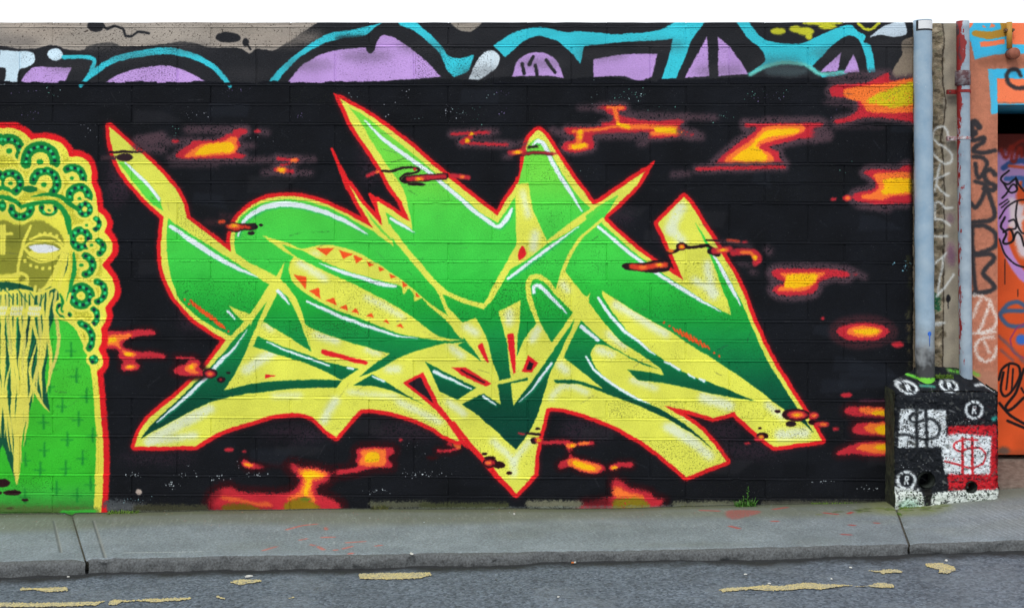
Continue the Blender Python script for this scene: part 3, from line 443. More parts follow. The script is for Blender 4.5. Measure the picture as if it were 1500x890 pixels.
M.ell(1376, 475, 7, 3, (190, 192, 188), soft=2)
M.a[:, int((1424 - M.x0) * K):] *= (.9 + .2 * M.n2[:, int((1424 - M.x0) * K):, None])
BLU, SAL, OCH = (66, 186, 228), (250, 126, 84), (182, 138, 54)
M.poly('1420,20! 1485,20! 1485,66 1480,76 1458,80 1430,87! 1424,62 1419,50', BLU); rect(1484, 20, 1760, 68, SAL); rect(1478, 64, 1760, 78, BLU); M.line('1425,33 1421,40', 5, SAL); M.poly('1440,38! 1446,40 1442,36', SAL); M.poly('1452,40! 1460,38 1455,34', SAL)
M.line('1430,48 1445,51 1460,50 1474,45 1474,20', [9, 11, 11, 13, 14], OCH); M.poly('1437,61! 1474,57! 1474,64! 1439,69!', SAL); M.line('1440,92 1480,86 1500,90', 12, (146, 92, 70), soft=8, alpha=.7)
M.poly('1449,100! 1760,100! 1760,115! 1463,115! 1463,152! 1760,149! 1760,154! 1464,154! 1464,164 1454,167! 1452,130', BLU); rect(1463, 115, 1760, 149, SAL); M.ell(1440, 150, 12, 60, (204, 132, 100), soft=14, alpha=.4)
TAG = (56, 53, 56)
M.line('1497,110 1492,102 1482,102 1477,110 1480,122 1490,128 1502,128', 6, TAG, soft=2)
for l, wd in (('1436,186 1430,178 1425,184 1425,196 1430,194', 8), ('1426,196 1426,205 1444,203 1428,220 1443,223 1460,220', 5.5), ('1428,230 1440,230 1448,238 1444,250 1435,260 1431,240', 5), ('1460,256 1452,248 1444,254 1448,266 1460,272 1456,278 1444,276', 6), ('1431,266 1446,272 1432,304 1424,296', 5), ('1446,272 1458,318 1426,326', 5.5), ('1424,332 1444,331 1460,342 1460,360 1446,368 1428,370 1426,335', 5.5), ('1426,374 1458,376 1442,400 1459,422 1428,430', 5.5), ('1427,376 1431,430', 5)):
    M.line(l, wd + 1.2, TAG, soft=2)
WG = (222, 212, 204)
for l in ('1426,432 1440,434 1454,442', '1438,440 1426,466', '1452,446 1436,486', '1454,446 1462,466 1460,478 1440,488', '1426,488 1440,488 1461,486', '1458,494 1440,496 1431,508 1434,522 1446,530 1458,522 1462,508', '1444,500 1447,508 1452,516'): M.line(l, 4, WG, soft=3, grit=1.2, alpha=.9)
M.ell(1445, 560, 24, 18, (172, 126, 104), soft=10, alpha=.6); M.line('1424,545 1436,550', 4, (110, 190, 60), soft=4)
# ---- hand of the sprayer: slight wobble, uneven coverage, scuffs
gy, gx = np.meshgrid(np.arange(M.H), np.arange(M.W), indexing='ij')
wy_ = (noise2(M.H, M.W, 26, 91) - .5) * 2.4 + (noise2(M.H, M.W, 7, 92) - .5) * 1.8; wx_ = (noise2(M.H, M.W, 26, 93) - .5) * 2.4 + (noise2(M.H, M.W, 7, 94) - .5) * 1.8
M.a = M.a[np.clip(gy + np.rint(wy_).astype(int), 0, M.H - 1), np.clip(gx + np.rint(wx_).astype(int), 0, M.W - 1)]
del gy, gx
M.a *= (.90 + .05 + .05 * noise2(M.H, M.W, 46, 95) + .08 * noise2(M.H, M.W, 130, 96))[..., None]
rs = np.random.default_rng(14)
for k in range(240):
    x, y = rs.uniform(0, 1330), rs.uniform(125, 745); a_ = rs.normal() * .5; L = rs.uniform(3, 26); M.line('%f,%f %f,%f' % (x, y, x + L * math.cos(a_), y + L * math.sin(a_)), rs.uniform(.6, 1.6), [(58, 62, 70), (70, 70, 74), (30, 32, 36)][k % 3], soft=1, alpha=rs.uniform(.15, .5), speck=.4)
for k in range(70):     # rolled-on patches of a slightly different black
    x, y = rs.uniform(160, 1330), rs.uniform(125, 735); (ax, ay, bx_, by), m = M.pmask(np.array([(x, y), (x + rs.uniform(20, 80), y + 2), (x + rs.uniform(20, 80), y + rs.uniform(14, 28)), (x - 3, y + rs.uniform(12, 26))]), 14)
    dark = M.a[ay:by, ax:bx_].max(-1) < .2; M.put(((ax, ay, bx_, by), blur(m, 3) * dark), [(34, 38, 46), (12, 14, 18), (40, 40, 44)][k % 3], 0, 1, .45)
# ------------------------------------------------------------------ paint on the door leaf, with shade painted in at its top and foot (246.5 units per metre)
D = Canvas(1440, 140, 1780, 700, (222, 90, 44), 31)
D.a *= (.92 + .16 * D.n3[..., None])
D.poly('1440,140! 1780,140! 1780,250! 1500,262 1490,330 1500,345 1480,330 1466,332! 1440,330!', (188, 150, 204), soft=3); D.poly('1440,140! 1780,140! 1780,226! 1500,232 1480,222 1440,226!', (92, 30, 22), soft=8)  # lilac field; the dark red-brown top band is lintel shade painted on
D.poly('1478,290 1500,300 1540,290 1540,345 1500,378 1486,350', (214, 200, 206), soft=5); D.ell(1515, 330, 18, 40, (226, 104, 60), soft=4); D.ell(1470, 320, 8, 40, (186, 140, 206), soft=4)
D.line('1466,300 1468,345 1480,378 1500,405 1540,425', [10, 12, 12, 14, 16], (188, 140, 206), soft=2); D.line('1480,330 1500,318', 6, (224, 206, 204), soft=3)
D.line('1470,246 1482,238 1500,236 1520,250', 8, (60, 90, 150), soft=2); D.line('1474,262 1500,262 1500,272', 7, (70, 110, 170), soft=2); D.line('1478,243 1505,246', 4, (214, 90, 50), soft=2)
for l in ('1466,218 1474,232 1482,214 1484,238 1494,216 1497,230', '1478,220 1500,206 1520,230'): D.line(l, 4, (150, 40, 26), soft=3)
BK = (26, 24, 28)
for l, wd in (('1478,250 1466,262 1476,270 1488,262 1492,270 1500,280', 2.6), ('1470,268 1480,282 1490,278 1484,270 1474,284 1468,290', 2.6), ('1488,260 1490,276', 2.4), ('1464,300 1476,292', 2), ('1467,304 1478,295', 2), ('1464,320 1474,304 1490,294 1510,292', 2.4), ('1490,296 1488,318 1496,340 1510,344', 2.6), ('1472,318 1466,332 1474,342 1470,356 1484,352 1480,336 1470,340', 3.2), ('1478,324 1486,322 1488,334 1480,336', 2.6), ('1484,352 1490,340 1496,346 1500,360', 3), ('1464,350 1472,372 1486,386 1500,391 1530,388', 2.4), ('1472,380 1472,416', 1.2), ('1491,424 1491,434', 1.2), ('1463,556 1468,540 1480,532 1492,536 1494,550 1484,570 1472,580 1466,570 1470,545', 3.6), ('1478,534 1474,570', 2.6), ('1484,540 1482,572', 2.6), ('1500,540 1488,575 1474,600 1500,582', 4), ('1464,590 1480,608 1500,620', 4), ('1476,616 1500,626', 4), ('1496,568 1500,575', 3)):
    D.line(l, wd, BK)
D.line('1466,458 1476,446 1490,442 1500,447 1514,462 1506,474 1488,478 1474,474 1466,458 1500,455', 6, (72, 98, 134), soft=2); D.ell(1496, 497, 8, 8, (60, 110, 200), soft=3); D.line('1480,496 1490,480 1506,472', 2, (150, 60, 110)); D.line('1480,497 1484,515 1500,524', 2, (150, 60, 110)); D.line('1463,492 1480,508 1500,530', 4, (120, 90, 96), soft=3); D.line('1466,512 1484,528', 3, (120, 90, 96), soft=3)
D.line('1440,664 1780,664', 10, (150, 74, 48), soft=6, alpha=.6); D.ell(1470, 660, 9, 6, (110, 86, 74), soft=4)  # darker strip: shade of the bottom edge painted onto the leaf
# ------------------------------------------------------------------ paint on the concrete plinth (265.5 units per metre)
Q = Canvas(1284, 520, 1480, 780, (27, 30, 35), 41)
Q.a *= (.8 + .4 * Q.n2[..., None])
QW, QR = (216, 224, 228), (190, 32, 42)
Q.poly('1319,599! 1386,600! 1385,654! 1316,655!', QW, soft=2, grit=1.4, speck=.06); Q.line('1318,623 1386,625', 4, (180, 186, 190), soft=3, grit=1.5, speck=.3)
for l, wd in (('1343,598 1343,656', 5), ('1356,598 1358,656', 5), ('1350,603 1337,606 1332,612 1336,617 1348,617 1362,613 1372,618 1377,628 1372,639 1356,643 1340,640 1328,636 1316,637', 4), ('1330,646 1342,652', 3)): Q.line(l, wd, (40, 44, 48), soft=2, grit=1)
Q.poly('1389,624! 1462,622! 1464,718! 1389,718!', QR, soft=2, grit=1.6, speck=.05); Q.poly('1384,640 1452,638! 1451,694! 1384,694!', QW, soft=2, grit=1.4, speck=.05)
for l, wd in (('1410,641 1410,702', 4), ('1424,641 1425,702', 4), ('1432,644 1412,643 1400,648 1397,654 1404,660 1420,656 1436,656 1444,666 1440,678 1424,685 1404,680 1384,675', 2.6)): Q.line(l, wd, (196, 48, 56), soft=1, grit=1)
for k in range(26): Q.ell(1392 + (k * 37) % 70, [630, 712, 700][k % 3] + (k * 13) % 7, 1.5 + k % 3, 1.2, [(40, 20, 26), (120, 22, 30)][k % 2], soft=1)
def ring(x, y, r, sq=1, tilt=0):
    t = np.linspace(0, 2 * math.pi, 40); Q.line(np.c_[x + r * np.cos(t), y + r * sq * np.sin(t)], r * .34, QW, soft=2, grit=.8)
    e = r * .38
    for a in ([(-.5, 1), (-.3, -1)], [(-.3, -1), (.5, -1), (.6, -.2), (-.2, 0)], [(0, 0), (.55, 1)]): Q.line(np.array([(x + u * e, y + v * e * sq * 1.15) for u, v in a]), r * .2, QW, soft=1)
    Q.line('%f,%f %f,%f' % (x - r * .5, y - r * 1.1 * sq, x - r * .2, y - r * .6 * sq), 1.6, (27, 30, 35)); Q.line('%f,%f %f,%f' % (x + r * .15, y + r * .6 * sq, x + r * .5, y + r * 1.1 * sq), 1.6, (27, 30, 35))
ring(1334, 569, 12, .62); ring(1394, 566, 12, .64); ring(1427, 600, 12, 1.0); ring(1328, 703, 12.5, 1.0); Q.line('1434,566 1448,566 1460,574', 3, QW, soft=2); Q.line('1352,566 1372,567', 3, (70, 150, 130), soft=2); Q.ell(1458, 613, 6, 4, (60, 160, 150), soft=2)
Q.poly('1300,718 1330,715 1350,719! 1356,740 1366,722! 1400,718 1470,716! 1470,775! 1300,775!', (206, 214, 208), soft=2, grit=1.8); Q.poly('1351,716! 1364,716! 1362,735 1366,752! 1350,750! 1356,735', (30, 30, 28), soft=2, grit=1.6)
for k in range(40): Q.ell(1302 + (k * 29) % 165, 722 + (k * 17) % 28, 1 + k % 2, 1 + (k % 3) * .5, (60, 70, 60), soft=1)
for k in range(40): Q.line('%f,%f %f,%f' % (1304 + (k * 53) % 156, 590 + (k * 29) % 122, 1308 + (k * 53) % 156 + k % 7, 594 + (k * 29) % 122), 1.6, [(30, 32, 36), (150, 152, 152), (60, 30, 34)][k % 3], soft=1, alpha=.6, speck=.2)
Q.line('1300,752 1340,756 1400,752', 7, (84, 110, 40), soft=4, grit=1.6, speck=.1); Q.line('1300,716 1345,717', 4, (206, 212, 214), soft=3, speck=.3); Q.ell(1332, 738, 16, 8, (120, 190, 160), soft=6, alpha=.35)
Q.line('1300,560 1320,548 1345,540', 4, (96, 132, 52), soft=4, alpha=.7); Q.line('1340,552 1355,556 1370,550', 4, (110, 210, 70), soft=2); Q.line('1405,547 1425,550 1440,552', 4, (110, 200, 70), soft=3); Q.line('1300,700 1300,560', 6, (62, 70, 40), soft=4, alpha=.7); Q.chips(1400, 615, 50, 10, 40, (190, 196, 200), 9, 1); Q.chips(1340, 690, 30, 16, 24, (190, 196, 200), 10, 1)
for k in range(14): Q.chips(1320 + (k * 23) % 66, 610 + (k * 17) % 46, 9, 7, 12, (34, 36, 40), 200 + k, 1.5)
for k in range(12): Q.chips(1388 + (k * 19) % 66, 640 + (k * 13) % 56, 9, 7, 9, [(34, 36, 40), (120, 24, 32)][k % 2], 230 + k, 1.4)
for k in range(34): Q.chips(1302 + (k * 31) % 164, 720 + (k * 11) % 30, 8, 6, 9, [(44, 48, 44), (70, 84, 60), (20, 20, 20)][k % 3], 260 + k, 1.6)
for k in range(16): Q.chips(1306 + (k * 37) % 158, 560 + (k * 41) % 150, 12, 8, 5, [(70, 76, 80), (96, 100, 100)][k % 2], 300 + k, 1.2)
wm = np.clip((Q.n2 * .62 + noise2(Q.H, Q.W, 3, 77) * .38 - .635) * 12, 0, 1)[..., None]; Q.a += (np.array((34, 34, 36), np.float32) / 255 - Q.a) * wm * .7       # paint lost from the rough face
wm = np.clip((noise2(Q.H, Q.W, 5, 78) * .6 + noise2(Q.H, Q.W, 14, 79) * .4 - .70) * 10, 0, 1)[..., None]; Q.a += (np.array((104, 106, 100), np.float32) / 255 - Q.a) * wm * .5
# ------------------------------------------------------------------ ground levels and the pavement's stains, with contact shade painted in along the wall (259 units per metre, y grows from the wall to the kerb)
wx, wy = [-300, 0, 150, 300, 520, 900, 1000, 1200, 1318, 1465, 1500, 1800], [753, 752, 750, 747, 744, 744, 741, 737, 733, 717, 714, 712]
kx, kt, kb = [-300, 0, 300, 600, 900, 1200, 1330, 1500, 1800], [828, 824, 817, 812, 808, 801, 798, 792, 784], [851, 845, 836, 830, 822, 817, 813, 806, 798]
SK = F_PX / (DIST - 1.0)
def z_wall(X): return CAM_Z - (np.interp(X * PXM + 750, wx, wy) - 330) / PXM
def z_kerb(X): return CAM_Z - (np.interp(X * SK + 750, kx, kt) - 330) / SK
def z_road(X): return CAM_Z - (np.interp(X * SK + 750, kx, kb) - 330) / SK
def on_pave(px, py):
    X, Y = (px - 750) / 280, -.5
    for _ in range(6):
        z = z_wall(X) * (1 + Y) + z_kerb(X) * -Y; d = (CAM_Z - z) * F_PX / (py - 330); X = (px - 750) * d / F_PX; Y = d - DIST
    return X, Y, z
def on_road(px, py):
    X = (px - 750) / 310
    for _ in range(6):
        z = z_road(X); d = (CAM_Z - z) * F_PX / (py - 330); X = (px - 750) * d / F_PX
    return X, d - DIST, z
V = Canvas(-300, -10, 1760, 300, (122, 131, 137), 51)
V.a *= (.95 + .10 * V.n3[..., None]); V.a *= (.84 + .32 * V.n1[..., None])
V.poly('-300,-10! 1760,-10! 1760,60 1500,50 1200,90 900,70 600,100 300,80 0,110 -300,80', (108, 112, 96), soft=30, alpha=.7); V.line('-300,6 200,10 700,8 1320,6', 30, (92, 96, 72), soft=14, alpha=.7); V.ell(1310, 50, 60, 50, (118, 124, 76), soft=22, alpha=.7)
r_ = np.random.default_rng(3)
for k in range(3600):
    x, y = r_.uniform(-300, 1500), r_.triangular(4, 50, 235); L = r_.uniform(8, 26); V.line('%f,%f %f,%f' % (x, y, x + L * .15, y + L), r_.uniform(.8, 2), (186, 190, 188) if k % 3 else (112, 118, 118), soft=1, alpha=r_.uniform(.06, .18), speck=.3)
for k in range(90):
    x = 1340 + k * 4; V.line('%f,%f %f,%f' % (x, r_.uniform(70, 110), x + 20, 230), 1.6, (180, 184, 186) if k % 2 else (124, 130, 134), soft=1, alpha=.35)
def vp(s, z):
    out = []
    for a, b, c in P(s, z):
        X, Y, _ = on_pave(a, b); out.append('%f,%f' % (X * 259 + 750, -Y * 259))
    return ' '.join(out)
RM = (206, 98, 84)
for l in ('600,315 720,285 820,275', '860,372 945,370', '700,390 740,382', '780,425 800,430', '830,440 870,462', '1040,410 1170,402', '1015,455 1075,438', '430,468 520,440', '1060,490 1080,488', '1255,435 1290,430', '950,465 965,464', '885,300 890,315'): V.line(vp(l, (300, 712)), 5, RM, soft=2, alpha=.75, speck=.25)
for l in ('635,178 760,182', '850,290 910,305', '1170,170 1260,155', '1160,255 1190,255'): V.line(vp(l, (900, 712)), 7, (176, 80, 74), soft=2, alpha=.8, speck=.2)
V.poly(vp('830,180 900,175 1060,180 1060,200 960,225 870,242 815,210', (900, 712)), (160, 84, 80), soft=4, alpha=.7, speck=.25)
for l in ('40,195 130,205', '215,200 240,190', '170,352 225,356', '225,282 255,286', '410,266 430,268'): V.line(vp(l, (1200, 712)), 6, (170, 60, 56), soft=2, alpha=.8, speck=.2)
V.line(vp('905,645 1200,640 1480,635', (0, 680)), 2, (200, 204, 200), soft=1, alpha=.6, speck=.3)
for l, c in (('395,250 450,480', (150, 152, 148)), ('390,250 440,480', (84, 88, 88)), ('680,250 765,520', (70, 74, 74)), ('690,250 775,520', (140, 142, 140))): V.line(vp(l, (0, 712)), 3, c, soft=1, alpha=.7)
for k in range(60): V.ell(r_.uniform(-100, 1700), r_.uniform(0, 250), r_.uniform(20, 90), r_.uniform(8, 26), [(96, 104, 108), (146, 154, 158), (104, 108, 96)][k % 3], soft=16, alpha=.14)
for k in range(60): V.ell(1296 + r_.normal() * 40, 46 + abs(r_.normal()) * 16, r_.uniform(2, 8), r_.uniform(2, 5), [(86, 104, 44), (70, 78, 44), (108, 116, 64)][k % 3], soft=3, alpha=.6, speck=.25)
V.line('-300,2 300,3 900,2 1300,2', 7, (50, 52, 42), soft=3, grit=1.6, alpha=.8, speck=.2)  # contact shade under the wall, painted in together with dirt
for k in range(90): V.chips(r_.uniform(0, 1320), r_.uniform(5, 90), 14, 12, 2, [(150, 140, 190), (190, 200, 210), (200, 120, 110)][k % 3], 700 + k, 1.4)
# ------------------------------------------------------------------ materials
IM = {n: c.image(n) for n, c in (('mural_paint', M), ('door_paint', D), ('plinth_paint', Q), ('pavement_stain_shade', V))}
def base_mat(name, rough=.7, spec=.3):
    m = bpy.data.materials.new(name); m.use_nodes = True; b = m.node_tree.nodes['Principled BSDF']
    b.inputs['Roughness'].default_value = rough; b.inputs['Specular IOR Level'].default_value = spec
    return m, m.node_tree, b
def lin(c): return tuple(((v / 255) / 12.92 if v / 255 <= .04045 else ((v / 255 + .055) / 1.055) ** 2.4) for v in c) + (1,)
class N:
    """tiny node helper"""
    def __init__(s, nt): s.t = nt
    def n(s, typ, **k):
        x = s.t.nodes.new('ShaderNode' + typ)
        for a, v in k.items(): setattr(x, a, v)
        return x
    def link(s, a, b): s.t.links.new(a, b)
    def math(s, op, a, b=None, c=None, clamp=False):
        x = s.n('Math', operation=op, use_clamp=clamp)
        for i, v in enumerate((a, b, c)):
            if v is None: continue
            if isinstance(v, (int, float)): x.inputs[i].default_value = v
            else: s.link(v, x.inputs[i])
        return x.outputs[0]
    def noise(s, vec, scale, detail=3, rough=.6):
        x = s.n('TexNoise'); x.inputs['Scale'].default_value = scale; x.inputs['Detail'].default_value = detail; x.inputs['Roughness'].default_value = rough
        s.link(vec, x.inputs['Vector']); return x.outputs['Fac']
    def ramp(s, f, a, b):
        x = s.n('MapRange'); x.inputs[1].default_value = a; x.inputs[2].default_value = b; s.link(f, x.inputs[0]); return x.outputs[0]
    def mix(s, f, a, b, mode='MIX'):
        x = s.n('Mix', data_type='RGBA', blend_type=mode)
        if isinstance(f, (int, float)): x.inputs[0].default_value = f
        else: s.link(f, x.inputs[0])
        for i, v in ((6, a), (7, b)):
            if isinstance(v, tuple): x.inputs[i].default_value = v
            else: s.link(v, x.inputs[i])
        return x.outputs[2]
    def bump(s, h, strength, dist, b, prev=None):
        x = s.n('Bump'); x.inputs['Strength'].default_value = strength; x.inputs['Distance'].default_value = dist; s.link(h, x.inputs['Height'])
        if prev is not None: s.link(prev, x.inputs['Normal'])
        s.link(x.outputs[0], b.inputs['Normal']); return x.outputs[0]
def paint_mat(name, im, cv, scale, ground=False, pit=1.0, grain=1.0, rough=.74, gain=1.0):
    m, t, b = base_mat(name, rough, .10); q = N(t)
    pos = q.n('NewGeometry').outputs['Position']; sx = q.n('SeparateXYZ'); q.link(pos, sx.inputs[0])
    u = q.math('MULTIPLY_ADD', sx.outputs[0], scale / (cv.x1 - cv.x0), (750 - cv.x0) / (cv.x1 - cv.x0))
    if ground: v = q.math('MULTIPLY_ADD', sx.outputs[1], scale / (cv.y1 - cv.y0), cv.y1 / (cv.y1 - cv.y0))
    else: v = q.math('MULTIPLY_ADD', sx.outputs[2], scale / (cv.y1 - cv.y0), (cv.y1 - 330 - CAM_Z * scale) / (cv.y1 - cv.y0))
    cb = q.n('CombineXYZ'); q.link(u, cb.inputs[0]); q.link(v, cb.inputs[1])
    ti = q.n('TexImage', extension='EXTEND', interpolation='Linear'); ti.image = im; q.link(cb.outputs[0], ti.inputs[0])
    rnd = q.n('ObjectInfo').outputs['Random']
    fine = q.noise(pos, 150, 2, .7); mid = q.noise(pos, 120, 3, .75); big = q.noise(pos, 5, 4, .6)
    # pores the paint missed, their shade darkened into the colour: how many differs from block to block
    r3 = q.math('POWER', rnd, 1.6); thr = q.math('MULTIPLY_ADD', r3, .150 * pit, .320)
    pore = q.math('MULTIPLY', q.math('SUBTRACT', q.math('MULTIPLY_ADD', q.noise(pos, 9, 3), .16, q.math('SUBTRACT', thr, .08)), mid), 12, clamp=True)
    c = q.mix(q.math('MULTIPLY', pore, .58), ti.outputs[0], (.016, .018, .016, 1))
    dust = q.math('MULTIPLY', q.math('SUBTRACT', q.noise(pos, 120, 1), .70), 9, clamp=True)
    c = q.mix(q.math('MULTIPLY', dust, .35 * grain), c, (.16, .17, .18, 1))
    tone = q.math('MULTIPLY_ADD', big, .28, q.math('MULTIPLY_ADD', fine, .55 * grain, q.math('MULTIPLY_ADD', rnd, .10, .56 * gain + (1 - grain) * .275)))
    c = q.mix(1.0, c, tone, 'MULTIPLY')
    q.link(c, b.inputs['Base Color'])
    h = q.math('SUBTRACT', q.math('MULTIPLY_ADD', mid, .8, fine), q.math('MULTIPLY', pore, 1.2))
    q.bump(h, .55 * grain, .004, b)
    return m
MURAL = paint_mat('painted_blockwork', IM['mural_paint'], M, PXM)
RENDER = paint_mat('painted_render', IM['mural_paint'], M, PXM, pit=.3, grain=.6)
RUBBLE = paint_mat('bare_rubble', IM['mural_paint'], M, PXM, pit=2.2, grain=1.5)
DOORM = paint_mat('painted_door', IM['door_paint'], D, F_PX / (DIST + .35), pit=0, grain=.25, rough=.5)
PLINTH = paint_mat('painted_concrete', IM['plinth_paint'], Q, F_PX / (DIST - .17), pit=.8, grain=1.2)
PAVE = paint_mat('worn_pavement', IM['pavement_stain_shade'], V, PXM, ground=True, pit=.3, grain=1.1, rough=.85, gain=1.0)
def plain(name, c, c2=None, scale=40, rough=.7, bump=.3, dist=.003, lo=.35, hi=.65, metal=0, detail=4):
    m, t, b = base_mat(name, rough); q = N(t); pos = q.n('NewGeometry').outputs['Position']
    n = q.noise(pos, scale, detail, .65)
    q.link(q.mix(q.ramp(n, lo, hi), lin(c), lin(c2 or tuple(v * .7 for v in c))), b.inputs['Base Color'])
    b.inputs['Metallic'].default_value = metal
    if bump: q.bump(n, bump, dist, b)
    return m
def zsep(q):
    pos = q.n('NewGeometry').outputs['Position']; s = q.n('SeparateXYZ'); q.link(pos, s.inputs[0]); return pos, s
def grey_pipe_mat():
    m, t, b = base_mat('pale_blue_pipe_paint', .42, .45); q = N(t); pos, s = zsep(q)
    n = q.noise(pos, 9, 4); n2 = q.noise(pos, 60, 3)
    c = q.mix(q.ramp(n, .35, .7), lin((136, 164, 186)), lin((162, 182, 196)))
    c = q.mix(q.ramp(q.noise(pos, 22, 4, .7), .66, .72), c, lin((196, 204, 208)))
    zz = q.math('MULTIPLY_ADD', n, .5, s.outputs[2])
    c = q.mix(q.ramp(zz, 1.36, 1.16), c, lin((136, 140, 142)))
    c = q.mix(q.math('MULTIPLY', q.ramp(q.math('MULTIPLY_ADD', q.noise(pos, 14, 2), .34, s.outputs[2]), 1.06, .98), .9), c, lin((44, 44, 44)))
    c = q.mix(q.ramp(q.math('MULTIPLY_ADD', n2, .03, s.outputs[2]), .772, .764), c, lin((120, 214, 60)))
    q.link(c, b.inputs['Base Color']); q.bump(n2, .12, .002, b); return m
def red_pipe_mat():
    m, t, b = base_mat('peeling_white_over_red', .5, .4); q = N(t); pos, s = zsep(q)
    mp = q.n('Mapping'); mp.inputs['Scale'].default_value = (1, 1, .35); q.link(pos, mp.inputs[0])
    n = q.noise(mp.outputs[0], 34, 6, .7); n2 = q.noise(pos, 8, 3)
    c = q.mix(q.ramp(n2, .3, .7), lin((132, 150, 166)), lin((170, 184, 194)))
    side = q.math('MULTIPLY_ADD', s.outputs[0], -9.0, 22.86)          # more bare primer on the wall side
    top = q.ramp(s.outputs[2], 2.2, 2.7)
    f = q.math('ADD', q.math('MULTIPLY_ADD', n, 1.2, side), q.math('MULTIPLY', top, .16))
    c = q.mix(q.ramp(f, .80, .83), c, lin((140, 34, 34)))
    c = q.mix(q.math('MULTIPLY', q.ramp(f, 1.02, 1.06), top), c, lin((58, 48, 54)))
    q.link(c, b.inputs['Base Color']); q.bump(n, .25, .002, b); return m
def road_mat():
    m, t, b = base_mat('asphalt', .82, .35); q = N(t); pos, s = zsep(q)
    vo = q.n('TexVoronoi'); vo.inputs['Scale'].default_value = 85; q.link(pos, vo.inputs['Vector'])
    vr = q.n('RGBToBW'); q.link(vo.outputs['Color'], vr.inputs[0])
    n = q.noise(pos, 150, 4, .75); big = q.noise(pos, 3, 4)
    f = q.math('MULTIPLY_ADD', vr.outputs[0], .55, q.math('MULTIPLY', n, .6))
    c = q.mix(q.ramp(f, .3, .85), lin((56, 64, 74)), lin((122, 133, 146)))
    c = q.mix(q.math('MULTIPLY', q.ramp(big, .4, .7), .35), c, lin((70, 74, 80)))
    c = q.mix(q.math('MULTIPLY', q.ramp(q.noise(pos, 1.3, 5, .7), .52, .56), .28), c, lin((122, 130, 138)))
    c = q.mix(q.math('MULTIPLY', q.ramp(q.noise(pos, 24, 3, .7), .60, .66), .4), c, lin((52, 54, 58)))
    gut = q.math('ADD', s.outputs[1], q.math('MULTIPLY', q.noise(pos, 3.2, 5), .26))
    c = q.mix(q.math('MULTIPLY', q.ramp(gut, -1.0, -.905), .95), c, lin((34, 35, 35)))  # gutter dirt, deepened to put the kerb's shade into the road colour
    q.link(c, b.inputs['Base Color'])
    h = q.math('SUBTRACT', n, vo.outputs['Distance']); q.bump(h, .8, .006, b); return m
def yellow_mat():
    m, t, b = base_mat('worn_yellow_line', .75); q = N(t); pos, s = zsep(q)
    n = q.noise(pos, 130, 4, .7); n2 = q.noise(pos, 16, 3)
    c = q.mix(q.ramp(n2, .35, .65), lin((204, 186, 124)), lin((186, 176, 138)))
    c = q.mix(q.ramp(n, .50, .58), c, lin((112, 112, 110))); q.link(c, b.inputs['Base Color']); q.bump(n, .5, .003, b); return m
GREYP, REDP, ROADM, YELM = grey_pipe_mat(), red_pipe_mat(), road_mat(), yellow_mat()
# ------------------------------------------------------------------ mesh helpers
def link(name, me, mat, parent=None):
    o = bpy.data.objects.new(name, me); COL.objects.link(o)
    for x in (mat if isinstance(mat, (list, tuple)) else [mat]): me.materials.append(x) if len(me.materials) < (len(mat) if isinstance(mat, (list, tuple)) else 1) else None
    if parent: o.parent = parent
    return o
def mesh(name, v, f, smooth=False):
    me = bpy.data.meshes.new(name); me.from_pydata([tuple(map(float, p)) for p in v], [], [tuple(map(int, q)) for q in f]); me.update()
    if smooth: me.polygons.foreach_set('use_smooth', [True] * len(me.polygons))
    return me
def grid_faces(nu, nv, off=0, flip=False):
    i, j = np.meshgrid(np.arange(nu - 1), np.arange(nv - 1), indexing='ij'); a = (i * nv + j).ravel() + off
    f = np.stack([a, a + nv, a + nv + 1, a + 1], -1); return f[:, ::-1] if flip else f
def box(b, x0, x1, y0, y1, z0, z1):
    v = [b.verts.new(p) for p in ((x0, y0, z0), (x1, y0, z0), (x1, y1, z0), (x0, y1, z0), (x0, y0, z1), (x1, y0, z1), (x1, y1, z1), (x0, y1, z1))]
    for q in ((0, 3, 2, 1), (4, 5, 6, 7), (0, 1, 5, 4), (1, 2, 6, 5), (2, 3, 7, 6), (3, 0, 4, 7)): b.faces.new([v[i] for i in q])
def bm_obj(name, b, mat, parent=None, smooth=False, bevel=0):
    if bevel: bmesh.ops.bevel(b, geom=b.edges[:], offset=bevel, segments=2, affect='EDGES', profile=.6)
    bmesh.ops.recalc_face_normals(b, faces=b.faces)
    me = bpy.data.meshes.new(name); b.to_mesh(me); b.free()
    if smooth: me.polygons.foreach_set('use_smooth', [True] * len(me.polygons))
    return link(name, me, mat, parent)
def tube(b, pts, rad, seg=20, cap=True):
    pts = [Vector(p) for p in pts]; rad = rad if isinstance(rad, (list, tuple)) else [rad] * len(pts); rings = []
    for i, p in enumerate(pts):
        d = (pts[min(i + 1, len(pts) - 1)] - pts[max(i - 1, 0)]).normalized(); a = d.orthogonal().normalized(); c = d.cross(a)
        if i and (a.dot(pa) < .5): a = (pa - d * pa.dot(d)).normalized(); c = d.cross(a)
        pa = a; rings.append([b.verts.new(p + (a * math.cos(k * 2 * math.pi / seg) + c * math.sin(k * 2 * math.pi / seg)) * rad[i]) for k in range(seg)])
    for r0, r1 in zip(rings, rings[1:]):
        for k in range(seg): b.faces.new((r0[k], r0[(k + 1) % seg], r1[(k + 1) % seg], r1[k]))
    if cap: b.faces.new(rings[0][::-1]); b.faces.new(rings[-1])
def thing(name, label, cat, loc=(0, 0, 0), group=None):
    o = bpy.data.objects.new(name, None); COL.objects.link(o); o.location = loc; o.empty_display_size = .1
    return tag(o, label, cat, group)
def tag(o, label, cat, group=None):
    o['label'] = label; o['category'] = cat
    if group: o['group'] = group
    return o
